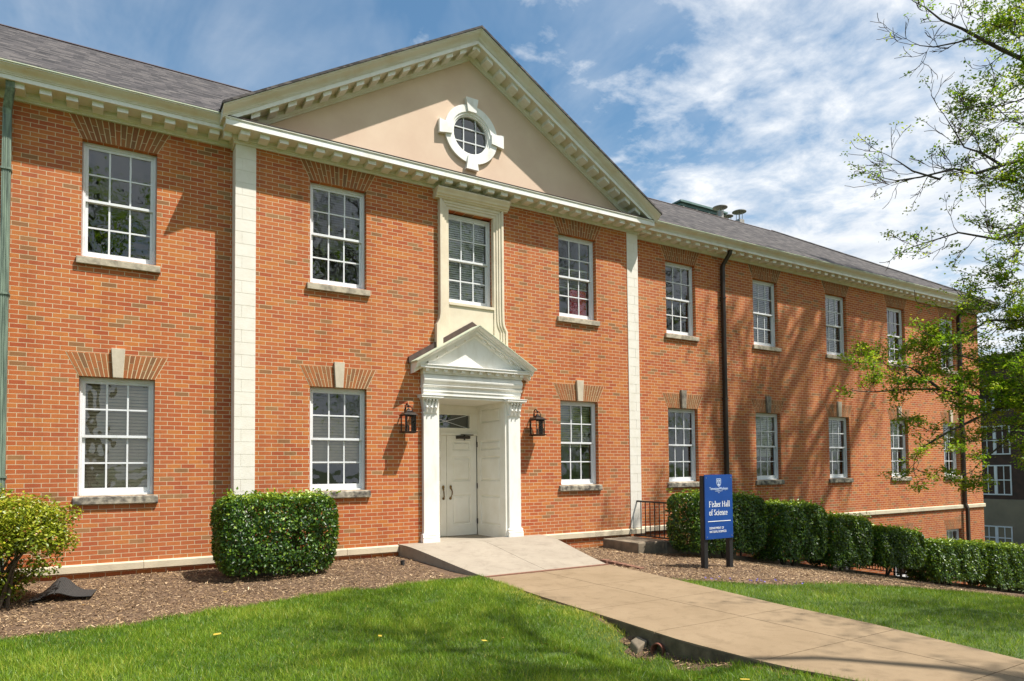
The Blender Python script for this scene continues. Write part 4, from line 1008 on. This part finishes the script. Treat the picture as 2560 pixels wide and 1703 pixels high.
shrub('box_shrub', 'square clipped glossy green shrub beside the left pilaster', 'shrub', None, -4.74, -2.99, -1.36, -.30, .07, 1.29, 17000, .052, 'holly_leaf', 6, .03)
def gold_shrub():
    r = empty('gold_shrub', (-7.35, -1.35, .03)); tag(r, 'loose yellow green shrub with bare stems at the left edge', 'shrub'); off = np.array(r.location)
    cl = []; s = MB()
    for k in range(90):
        a = random.uniform(0, 6.28); rr = math.sqrt(random.random()); x = -7.42+.90*rr*math.cos(a); y = -1.3+.62*rr*math.sin(a)
        zt = 1.40-.35*rr**3; z = random.uniform(.62+.15*rr, zt)
        if random.random() < .16: z = random.uniform(.12, .55); x = -7.35+(x+7.35)*.75
        cl.append((x, y, z))
        if k < 34:
            b = Vector((-7.35+random.uniform(-.2, .25), -1.35+random.uniform(-.12, .12), -.02)); e = Vector((x, y, z)); md = b.lerp(e, .55)+Vector((random.uniform(-.06, .06), random.uniform(-.06, .06), .05))
            s.tube([b-r.location, md-r.location, e-r.location], [.022, .013, .004], 6)
    cl = np.array(cl); n = 27000; i = rng.integers(0, len(cl), n); d = rng.normal(0, 1, (n, 3)); d = unit(d)*(rng.random(n)**.4*.20)[:, None]
    P = cl[i]+d*np.array([1.1, 1, .9]); V, F = leaves(P-off, d*3+[0, 0, .5], .05, .55, .12, .5)
    t = np.clip(rng.beta(2, 2, n)*.8+(P[:, 2]-.7)*.28, 0, .95); t[rng.random(n) < .05] = 1
    np_mesh('foliage', V, F, 'gold_leaf', r, np.repeat(t, 2)); s.build('stem', 'shrub_stem', r, smooth=True)
gold_shrub()
HG = 'clipped hedge bushes along the iron railing'
hedge = [(3.62, 6.02, 1.17, 1.05, 'tall clipped dark green hedge bush right behind the blue sign', 11000),
         (6.06, 7.98, .87, .80, 'second hedge bush from the sign, just right of its panel', 9500),
         (8.02, 9.86, .54, .40, 'third hedge bush from the sign, a step lower down the slope', 8500),
         (9.92, 12.15, .18, -.06, 'fourth hedge bush from the sign, on a thick forked trunk', 9000),
         (12.22, 15.35, -.30, -.56, 'long pale topped hedge bush below the basement window', 11000),
         (15.40, 18.05, -.57, -.86, 'hedge bush on the slope below the hall\'s far corner', 9000),
         (18.15, 20.6, -.92, -1.12, 'dark hedge bush farthest down the slope at the right edge', 7000)]
for k, (a, b, zl, zr, lab, n) in enumerate(hedge):
    gz = float(H((a+b)/2, -1.8)); zt = (zl+zr)/2
    wob = random.uniform(-.05, .05); o = shrub('hedge_bush', lab, 'hedge', HG, a+.03, b-.05, -2.25+wob, -1.36, gz+(.10 if k != 3 else .26), zt, int(n*1.55), .055+.003*k, 'holly_leaf', 2 if k < 4 else 3, gz)
    fol = o.children[0]; sl = (zr-zl)/(b-a); me = fol.data
    co = np.empty(len(me.vertices)*3, 'f'); me.vertices.foreach_get('co', co); co = co.reshape(-1, 3); co[:, 2] += co[:, 0]*sl; me.vertices.foreach_set('co', co.ravel()); me.update()

# ------------------------------------------------------------------ small things on the ground
m = MB(); n = 44
def matz(u, v): return .02+.19*math.exp(-((u-.42)/.22)**2)*(.35+.65*v)
g = [[(-6.92+.66*u+.06*v, -1.34+.50*v-.10*u, .05+matz(u, v)) for u in np.linspace(0, 1, n)] for v in np.linspace(0, 1, 24)]
for j in range(23):
    for i in range(n-1): m.quad(g[j][i], g[j][i+1], g[j+1][i+1], g[j+1][i])
mt = m.build('rubber_mat', 'rubber', smooth=True); mt.modifiers.new('thickness', 'SOLIDIFY').thickness = .014
tag(mt, 'curled black rubber mat lying on the mulch by the left shrub', 'mat')
zp = -.15; yp = -6.66
m = MB(); ax = Vector((-1, -.25, .05)).normalized(); c0 = Vector((-1.50, yp, zp-.005)); n = 20
pr = [(.062, 0), (.074, 0), (.074, -.05), (.066, -.06), (.066, -.4), (.055, -.4), (.055, -.02)]
u_ = ax.cross(Vector((0, 0, 1))).normalized(); v_ = ax.cross(u_)
ringv = []
for r_, l in pr:
    for q in range(n): an = 2*math.pi*q/n; m.v.append(tuple(c0+ax*l+u_*r_*math.cos(an)+v_*r_*math.sin(an)))
for k in range(len(pr)):
    for q in range(n):
        l = (q+1) % n; kk = (k+1) % len(pr); m.f.append((k*n+q, k*n+l, kk*n+l, kk*n+q)); m.t.append(.5)
tag(m.build('drain_pipe', 'terracotta', smooth=True), 'short red clay drain pipe poking out under the path edge', 'pipe')
m = MB(); m.hull8([(-1.60, -6.44, -.30), (-1.43, -6.46, -.30), (-1.42, -6.28, -.28), (-1.54, -6.26, -.28)], [(-1.55, -6.45, -.17), (-1.44, -6.46, -.10), (-1.42, -6.30, -.09), (-1.50, -6.28, -.13)])
tag(m.build('flat_stone', 'old_concrete', bevel=.012), 'grey flat stone leaning beside the clay drain pipe', 'stone')
m = MB(); m.hull8([(-1.54, -7.16, -.34), (-1.43, -7.15, -.34), (-1.42, -7.06, -.34), (-1.51, -7.04, -.34)], [(-1.51, -7.14, -.22), (-1.45, -7.13, -.20), (-1.44, -7.07, -.21), (-1.49, -7.06, -.22)])
tag(m.build('edge_stone', 'old_concrete', bevel=.015), 'small broken stone under the path near the clay pipe', 'stone')
m = MB(); m.lathe((-1.82, -.92, float(H(-1.82, -.92))), [(.03, 0), (.04, .075), (.043, .08), (.036, .08), (.028, .01)], 16)
tag(m.build('plastic_pot', 'rubber'), 'tiny black plastic pot on the mulch left of the ramp', 'pot')
eb = MB()
for k in range(5):
    y = -2.30-k*.19; eb.box(1.36+.02*k, 1.47+.02*k, y-.085, y+.085, -.05, .045-.012*k)
tag(eb.build('brick_edging', 'rust_strip', bevel=.008), 'short row of worn bricks edging the bed beside the ramp', 'edging')

# mulch chips, fallen leaves, violets and grass
def chips(n, xr, yr, cond, zoff=.004, l=(.015, .06), wd=.32, tint=(1.6, 2.0)):
    x = rng.uniform(*xr, n); y = rng.uniform(*yr, n); k = cond(x, y); x, y = x[k], y[k]; n = len(x)
    P = np.stack([x, y, H(x, y)+zoff+rng.random(n)*.012], 1); a = rng.random(n)*6.283; el = rng.normal(0, .28, n)
    A = np.stack([np.cos(a)*np.cos(el), np.sin(a)*np.cos(el), np.sin(el)], 1); up_ = unit(np.stack([rng.normal(0, .35, n), rng.normal(0, .35, n), np.ones(n)], 1)); B = unit(np.cross(up_, A))
    L = rng.uniform(*l, n)[:, None]; W_ = L*wd*rng.uniform(.5, 1.3, n)[:, None]
    V = np.stack([P-A*L/2-B*W_/2, P+A*L/2-B*W_/3, P+A*L/2+B*W_/2, P-A*L/2+B*W_/3], 1).reshape(-1, 3)
    F = np.arange(n*4).reshape(-1, 4); return V, F, rng.beta(*tint, n)
inb = lambda x, y: (is_bed(x, y) | in_ditch(x, y)) & ~on_path(x, y, .01) & ~((np.abs(x) < 1.5) & (y > -2.55)) & ~((x > 3.1) & (y > -1.25)) & (y < .2)
V, F, t = chips(240000, (-9.5, 9.5), (-7.6, .2), inb, l=(.010, .048), wd=.26)
tag(np_mesh('wood_chips', V, F, 'mulch_chips', tint=t), 'brown shredded bark chips covering the planting beds', 'mulch', kind='stuff')
V, F, t = chips(3500, (-9.5, 9.5), (-7.6, .2), inb, .012, (.03, .075), .20, (1.6, 2.0))
tag(np_mesh('bark_strips', V, F, 'mulch_chips', tint=t), 'longer pale bark strips strewn over the planting beds', 'mulch', kind='stuff')
V, F, t = chips(26, (-8, -1.6), (-9, -.6), lambda x, y: x < 9, .035, (.04, .08), .6, (1, 1))
tag(np_mesh('fallen_leaves', V, F, 'litter', tint=t), 'scattered dry yellow and brown leaves on lawn and mulch', 'leaves', kind='stuff')
def grass():
    n = 620000
    x = np.concatenate([rng.uniform(-9.5, -.9, int(n*.82)), rng.uniform(.3, 7.5, n-int(n*.82))]); y = np.concatenate([rng.uniform(-12.4, -2.3, int(n*.82)), rng.uniform(-11, -4.2, n-int(n*.82))])
    edge = .05*np.sin(x*9+y*7)
    k = ~is_bed(x, y-.05+edge) & ~on_path(x, y, -.012); x, y = x[k], y[k]
    bare = (((x+2.55)/.18)**2+((y+3.75)/.10)**2 < 1) | (((x+2.6)/.16)**2+((y+6.55)/.09)**2 < 1)
    ditch = in_ditch(x, y)
    k = (~bare | (rng.random(len(x)) < .15)) & (~ditch | (rng.random(len(x)) < .20)); x, y = x[k], y[k]; n = len(x)
    z = H(x, y)
    patch = np.sin(x*1.9+1)*np.sin(y*2.3)+.6*np.sin(x*4.3+y*3.1)+.5*np.sin(x*9.1-y*7.7)+.4*np.sin(y*15+x*11)
    hgt = rng.uniform(.030, .078, n)*(1+.16*patch); pathd = np.abs(x-np.interp(y, PL[:, 0], PL[:, 1]))
    dry = np.exp(-(pathd/.26)**2)*sst(-3.0, -4.2, y)*(1-sst(-6.2, -6.9, y))*(x < 0)*(.75+.5*np.sin(x*17+y*13)); hgt *= 1-.5*dry
    a = rng.random(n)*6.283; lean = rng.normal(0, .45, (n, 2)); B = np.stack([np.cos(a), np.sin(a), np.zeros(n)], 1)*(rng.uniform(.0022, .0042, n))[:, None]
    P = np.stack([x, y, z-.004], 1); Mid = P+np.stack([lean[:, 0]*hgt*.35, lean[:, 1]*hgt*.35, hgt*.6], 1); Tip = P+np.stack([lean[:, 0]*hgt, lean[:, 1]*hgt, hgt*(1-.18*np.abs(lean).sum(1))], 1)
    V = np.stack([P-B, P+B, Tip], 1).reshape(-1, 3); F = np.arange(n*3).reshape(-1, 3)
    t = np.clip(rng.beta(1.3, 1.5, n)*.72+.16*patch+.08, 0, .85); dr = rng.random(n); t = np.where(dr < .045+.95*dry, rng.uniform(.84, 1, n), t)
    tag(np_mesh('grass', V, F, 'grass_blade', tint=t), 'short mown green grass of the lawns', 'grass', kind='stuff')
grass()
def violets():
    n = 16; x = rng.uniform(1.3, 2.3, n); y = np.interp(x, br_[:, 0], br_[:, 1])+rng.normal(-.1, .12, n)-.05
    P = np.stack([x, y, H(x, y)+.055+rng.random(n)*.03], 1); P = np.repeat(P, 3, 0); V, F = leaves(P, np.tile([0, -.6, .6], (len(P), 1)), .022, .8, .05, .6)
    tag(np_mesh('violets', V, F, 'petal'), 'small purple violets along the lawn edge by the sign', 'flowers', kind='stuff')
violets()

# ------------------------------------------------------------------ trees
class Tree:
    def __init__(s, name, label, base):
        s.root = empty(name, base); tag(s.root, label, 'tree'); s.o = Vector(base); s.tr = MB(); s.tw = MB(); s.tips = []
    def limb(s, pts, r0, r1, n=7, trunk=True):
        m = len(pts); rad = [r0+(r1-r0)*k/(m-1) for k in range(m)]
        (s.tr if trunk else s.tw).tube([Vector(p)-s.o for p in pts], rad, n, caps=False)
    def grow(s, p, d, L, r, depth, spread=.6, leafy=1.0, droop=0.0, rmin=.0060):
        """recursive twigs; leaf tufts hang on the last generation"""
        n = 4; pts = [p.copy()]; q = p.copy(); dd = d.copy()
        for k in range(n):
            dd = (dd+Vector((random.gauss(0, .20), random.gauss(0, .20), random.gauss(0, .15)+.05-droop*.08))).normalized(); q = q+dd*(L/n); pts.append(q.copy())
        s.limb(pts, max(r, rmin), max(r*.5, rmin*.75), 5 if r > .02 else 4, r > .03)
        if depth == 0:
            for k in (2, 4):
                if random.random() < leafy: s.tips.append((pts[k], dd.copy()))
            return
        if depth == 1 and random.random() < leafy*.5: s.tips.append((pts[4], dd.copy()))
        for k in range(random.choice((2, 3, 3))):
            i = random.randint(1, n); ax = Vector((random.gauss(0, 1), random.gauss(0, 1), random.gauss(0, .55))).normalized()
            nd = (dd+ax*spread).normalized(); s.grow(pts[i], nd, L*random.uniform(.5, .8), max(r*.55, rmin), depth-1, spread, leafy, droop, rmin)
    def along(s, pts, r0, r1, every, L, depth, leafy=1.0, start=0.0, spread=.7, trunk=True):
        s.limb(pts, r0, r1, 7, trunk); pts = [Vector(p) for p in pts]
        seg = [(b-a).length for a, b in zip(pts[:-1], pts[1:])]; tot = sum(seg); t = start*tot+every*.5
        while t < tot:
            acc = 0
            for (a, b), l in zip(zip(pts[:-1], pts[1:]), seg):
                if acc+l >= t:
                    p = a.lerp(b, (t-acc)/l); d = (b-a).normalized(); break
                acc += l
            f = t/tot; ax = Vector((random.gauss(0, 1), random.gauss(0, 1), random.gauss(0, .8))).normalized()
            s.grow(p, (d*.7+ax*.8).normalized(), L*random.uniform(.55, 1.1), max(.004, (r0+(r1-r0)*f)*.45), depth, spread, leafy); t += every*random.uniform(.7, 1.3)
        e = (pts[-1]-pts[-2]).normalized(); s.grow(pts[-1], e, L*.8, max(.004, r1), depth, spread, leafy)
    def finish(s, per, size, mat='spring_leaf', spreadr=.12, yellow=.15):
        s.tr.build('trunk', 'bark', s.root, smooth=True, recalc=False)
        if s.tw.v: s.tw.build('twigs', 'twig', s.root, recalc=False)
        if s.tips:
            P = np.array([list(p) for p, d in s.tips]); P = np.repeat(P, per, 0); n = len(P); P = P+rng.normal(0, spreadr, (n, 3))*np.array([1, 1, .55])
            cid = np.repeat(rng.random(len(s.tips)), per)
            V, F = leaves(P-np.array(s.o), np.tile([0., 0., 1.], (n, 1)), size, .62, .10, .55)
            t = np.clip(rng.beta(2, 2, n)*.7+(cid-.5)*.4, 0, .9); t = np.where(cid < yellow, rng.uniform(.8, 1, n), t)
            np_mesh('crown', V, F, mat, s.root, np.repeat(t, 2))
random.seed(21)
A_ = [((11.0, -7.2, 3.2), (9.9, -6.4, 3.15), (8.92, -5.72, 2.98), (8.11, -5.15, 2.92), (7.67, -4.83, 3.11), (7.2, -4.5, 3.12), (6.67, -4.12, 3.08)),
      ((7.67, -4.83, 3.11), (7.37, -4.62, 3.42), (7.23, -4.52, 3.54), (6.89, -4.28, 3.64)),
      ((11.0, -7.2, 2.7), (9.9, -6.4, 3.0), (8.92, -5.72, 2.90), (8.28, -5.27, 2.59), (7.74, -4.88, 2.26), (7.33, -4.59, 1.96), (7.28, -4.55, 1.83)),
      ((11.0, -7.2, 3.2), (9.7, -6.3, 2.9), (8.84, -5.67, 2.42), (8.53, -5.44, 1.99), (8.24, -5.24, 1.70)),
      ((11.0, -7.2, 3.9), (9.9, -6.4, 4.3), (8.96, -5.75, 4.41), (8.42, -5.37, 4.43), (8.06, -5.11, 4.14), (7.78, -4.91, 3.85), (7.21, -4.51, 3.61)),
      ((11.0, -7.2, 5.6), (10.2, -6.65, 8.2), (9.11, -5.85, 9.53), (8.75, -5.6, 9.77), (8.31, -5.29, 10.11), (8.18, -5.2, 10.21), (7.88, -4.98, 10.4), (7.63, -4.8, 10.69)),
      ((8.3, -5.28, 10.0), (8.12, -5.15, 9.94), (7.75, -4.89, 9.87), (7.53, -4.74, 9.91), (7.41, -4.65, 9.99)),
      ((11.0, -7.2, 4.8), (10.1, -6.6, 6.9), (9.05, -5.81, 7.55), (8.72, -5.58, 7.45), (8.32, -5.3, 7.31), (8.0, -5.07, 7.42), (7.47, -4.69, 7.28), (7.1, -4.43, 7.23)),
      ((8.72, -5.58, 7.45), (8.42, -5.37, 7.71), (8.16, -5.18, 7.84), (7.86, -4.97, 8.52)),
      ((7.78, -4.91, 7.22), (7.36, -4.61, 7.41), (7.15, -4.46, 7.61), (6.97, -4.33, 7.76)),
      ((11.0, -7.2, 3.6), (9.9, -6.45, 3.6), (8.94, -5.73, 3.54), (8.57, -5.47, 3.55), (8.13, -5.16, 3.7), (7.78, -4.91, 3.85)),
      ((11.0, -7.2, 5.2), (10.0, -6.5, 6.2), (9.2, -5.95, 6.3), (8.6, -5.5, 6.0), (8.0, -5.1, 6.15), (7.3, -4.6, 5.9))]
T1_ = Tree('maple_tree', 'spring tree with thin pale green leaves reaching in at the right edge', (11.0, -7.2, float(H(11, -7.2))-.1))
T1_.limb([(11, -7.2, T1_.o.z), (11.05, -7.2, 1.5), (11.0, -7.2, 4.0), (11.1, -7.1, 6.5), (11.3, -7.2, 9.5), (11.6, -7.3, 13)], .24, .08, 12)
R0 = [.05, .028, .045, .045, .035, .055, .02, .05, .03, .022, .035, .045]
LF = [.95, .95, .85, 1, .6, .22, .12, .22, .18, .2, .9, .35]
for pts, r, lf in zip(A_, R0, LF): T1_.along(pts, r, r*.22, .24, .62, 2, lf, .30 if len(pts) > 5 else .1)
for k in range(8):
    z = 8+k*.7; a = random.uniform(0, 6.28); T1_.grow(Vector((11.2, -7.2, z)), Vector((math.cos(a), math.sin(a), .55)).normalized(), 2.4, .05, 4, .6, .6)
random.seed(33)
for z in np.arange(1.9, 11.6, .33):
    f = random.uniform(-.25, .5); p = Vector((9.35+f*.9, -6.05-f*.6, z)); T1_.limb([(10.6, -6.95, z+.2), tuple(p)], .022, .012, 5)
    T1_.grow(p, Vector((-.8, .45, random.uniform(-.3, .5))).normalized(), random.uniform(.7, 1.1), .014, 3, .8, .75 if z > 8 or z < 5 else .45)
for k in range(26):
    p = Vector((random.uniform(10.9, 14.5), random.uniform(-7.8, -5.2), random.uniform(5.5, 12.5))); T1_.limb([(11.3, -7.2, p.z-.8), tuple((p+Vector((11.3, -7.2, p.z-.6)))/2), tuple(p)], .04, .018, 5)
    T1_.grow(p, Vector((random.uniform(-.3, .8), random.uniform(-.4, .8), .4)).normalized(), 1.2, .02, 3, .8, .9)
for p_, d_ in list(T1_.tips):
    if 8.55 < p_.x < 10.6 or (p_.z < 4.6 and p_.x < 8.6 and random.random() < .6):
        for k in range(2): T1_.tips.append((p_+Vector((random.gauss(0, .09), random.gauss(0, .09), random.gauss(0, .04))), d_))
T1_.finish(10, .058, spreadr=.055, yellow=.34)

# a taller tree standing outside the frame to the right: its limbs streak the wing with shade
random.seed(5)
T2_ = Tree('oak_tree', 'tall bare limbed tree east of the path, seen only by its shade', (14.6, -6.6, -1.9))
T2_.limb([(14.6, -6.6, -2.0), (14.55, -6.55, 5), (14.4, -6.5, 11), (14.2, -6.4, 15.5), (14.0, -6.3, 18.6)], .40, .15, 12)
for z0_, r_, pts in ((14.0, .17, [(14.77, -6.2, 18.3), (15.54, -6.2, 19.55), (16.12, -6.2, 20.31), (16.7, -6.2, 21.2)]),
    (13.2, .19, [(15.4, -6.7, 18.2), (16.03, -6.8, 20.04), (16.85, -6.8, 21.01), (17.71, -6.8, 22.12), (18.4, -6.8, 23.0)]),
    (15.0, .10, [(15.3, -6.4, 19.9), (16.08, -6.4, 21.05), (16.92, -6.4, 21.94)]),
    (12.2, .18, [(15.6, -7.0, 17.6), (16.53, -7.2, 19.08), (17.12, -7.2, 20.0), (18.22, -7.2, 21.06), (19.0, -7.2, 22.08)]),
    (12.8, .15, [(16.2, -6.6, 17.3), (17.66, -6.6, 19.05), (18.71, -6.6, 20.38), (19.41, -6.6, 21.51)]),
    (11.5, .14, [(16.6, -6.9, 16.2), (19.09, -7.0, 19.11), (19.79, -7.0, 20.35), (20.51, -7.0, 21.33)]),
    (14.5, .17, [(13.2, -6.2, 16.6), (12.6, -6.0, 17.78), (12.89, -6.0, 18.6)]),
    (15.5, .12, [(13.9, -6.3, 17.6), (13.62, -6.3, 18.25), (14.13, -6.3, 19.2)])):
    T2_.along([(14.3, -6.45, z0_)]+pts, r_, r_*.45, .55, 1.15, 2, .55, .35)
T2_.finish(7, .11, spreadr=.15)
# and one in front, right of the camera: dapples on lawn and path
random.seed(9)
T3_ = Tree('shade_tree', 'tall tree right of the photographer, seen only by its shade', (3.8, -14.2, -.1))
T3_.limb([(3.8, -14.2, -.2), (3.8, -14.2, 3), (3.9, -14.1, 7), (3.9, -13.9, 11)], .36, .16, 12)
for z in (7.5, 9.0, 10.5):
    for k in range(3):
        a = random.uniform(0, 6.28); T3_.grow(Vector((3.9, -14.0, z)), (Vector((math.cos(a), math.sin(a), .35))+Vector((-.3, .35, 0))).normalized(), 3.2, .09, 4, .55, .8)
T3_.finish(4, .10, spreadr=.17)

random.seed(17)
T4_ = Tree('shade_tree', 'slender tree across the path, seen only by its dappled shade', (9.5, -13.0, -.9))
T4_.limb([(9.5, -13, -1.0), (9.4, -12.9, 3), (9.0, -12.5, 6), (8.6, -12.2, 10)], .22, .1, 10)
for z in (5.5, 6.5, 7.5, 8.5, 9.5):
    for k in range(3):
        a = random.uniform(0, 6.28); T4_.grow(Vector((8.8, -12.3, z)), (Vector((math.cos(a), math.sin(a), .3))+Vector((-.5, .3, 0))).normalized(), 2.6, .06, 4, .6, .75)
T4_.finish(6, .085, spreadr=.15)

def mirror_tree(x, y, h, r):
    base = float(H(x, y)); t = Tree('lawn_tree', 'broad leafy tree across the lawn, seen only mirrored in the window panes', (x, y, base-.1)); t.root['group'] = 'trees across the lawn'
    t.limb([(x, y, base-.2), (x+.1, y, base+h*.35), (x-.1, y+.1, base+h*.6), (x, y, base+h*.88)], .32, .07, 8)
    for k in range(22):
        a = random.uniform(0, 6.28); z = base+h*random.uniform(.28, .95); rr = r*math.sin(math.pi*min(1, max(.15, (z-base-h*.15)/(h*.9))))*random.uniform(.5, 1)
        e = Vector((x+rr*math.cos(a), y+rr*math.sin(a), z)); t.limb([(x, y, z-rr*.45), tuple((e+Vector((x, y, z-rr*.2)))/2), tuple(e)], .07, .02, 5)
        for q in range(7): t.tips.append((e+Vector((random.gauss(0, .8), random.gauss(0, .8), random.gauss(0, .6))), Vector((0, 0, 1))))
    t.finish(16, .26, spreadr=.42, yellow=.05)
random.seed(3)
for x, y, h, r in ((-6.5, -26, 18, 5), (-13, -29, 13, 4), (0, -30, 14, 4.5), (8, -27, 17, 5), (16, -31, 10, 4), (25, -28, 13, 4.2), (34, -31, 15, 5), (44, -29, 14, 4.5), (55, -32, 16, 5), (67, -30, 15, 5), (80, -33, 17, 5.5)):
    mirror_tree(x, y, h, r)

# ------------------------------------------------------------------ far building at the right edge
fb = empty('far_building', (40, 8, -4)); tag(fb, 'dark brick building with paired white windows behind the hall', 'building')
m = MB(); m.box(0, 14, -16, 12, 3.6, 11.9); m.build('wall', 'far_brick', fb); m = MB(); m.box(-.12, 14, -16.1, 12.1, -2, 3.6); m.build('base_wall', 'far_concrete', fb)
m = MB(); m.box(-.3, 14.3, -16.3, 12.3, 11.9, 12.3); m.build('roof', 'far_concrete', fb)
for zc, h in ((7.15, 1.75), (4.75, 1.8), (1.3, 1.4), (9.7, 1.6)):
    for yc in (.1, -3.6, -7.3, 3.8):
        f = MB(); x = -.06 if zc > 3 else -.18
        for s in (-1, 1):
            y0 = yc+s*.42-.34; y1 = y0+.68
            f.box(x, x+.1, y0-.06, y0, zc-h/2, zc+h/2); f.box(x, x+.1, y1, y1+.06, zc-h/2, zc+h/2); f.box(x, x+.1, y0, y1, zc+h/2-.07, zc+h/2); f.box(x, x+.1, y0, y1, zc-h/2, zc-h/2+.07)
            f.box(x+.01, x+.09, y0, y1, zc-.03, zc+.03); f.box(x+.02, x+.08, (y0+y1)/2-.02, (y0+y1)/2+.02, zc-h/2, zc+h/2)
        f.box(x-.02, x+.1, yc-.06, yc+.06, zc-h/2, zc+h/2)
        o = f.build('window', 'frame_paint', fb)
        g = MB(); g.quad((x+.085, yc-.78, zc-h/2), (x+.085, yc+.78, zc-h/2), (x+.085, yc+.78, zc+h/2), (x+.085, yc-.78, zc+h/2)); g.build('pane', 'dark_glass', o)
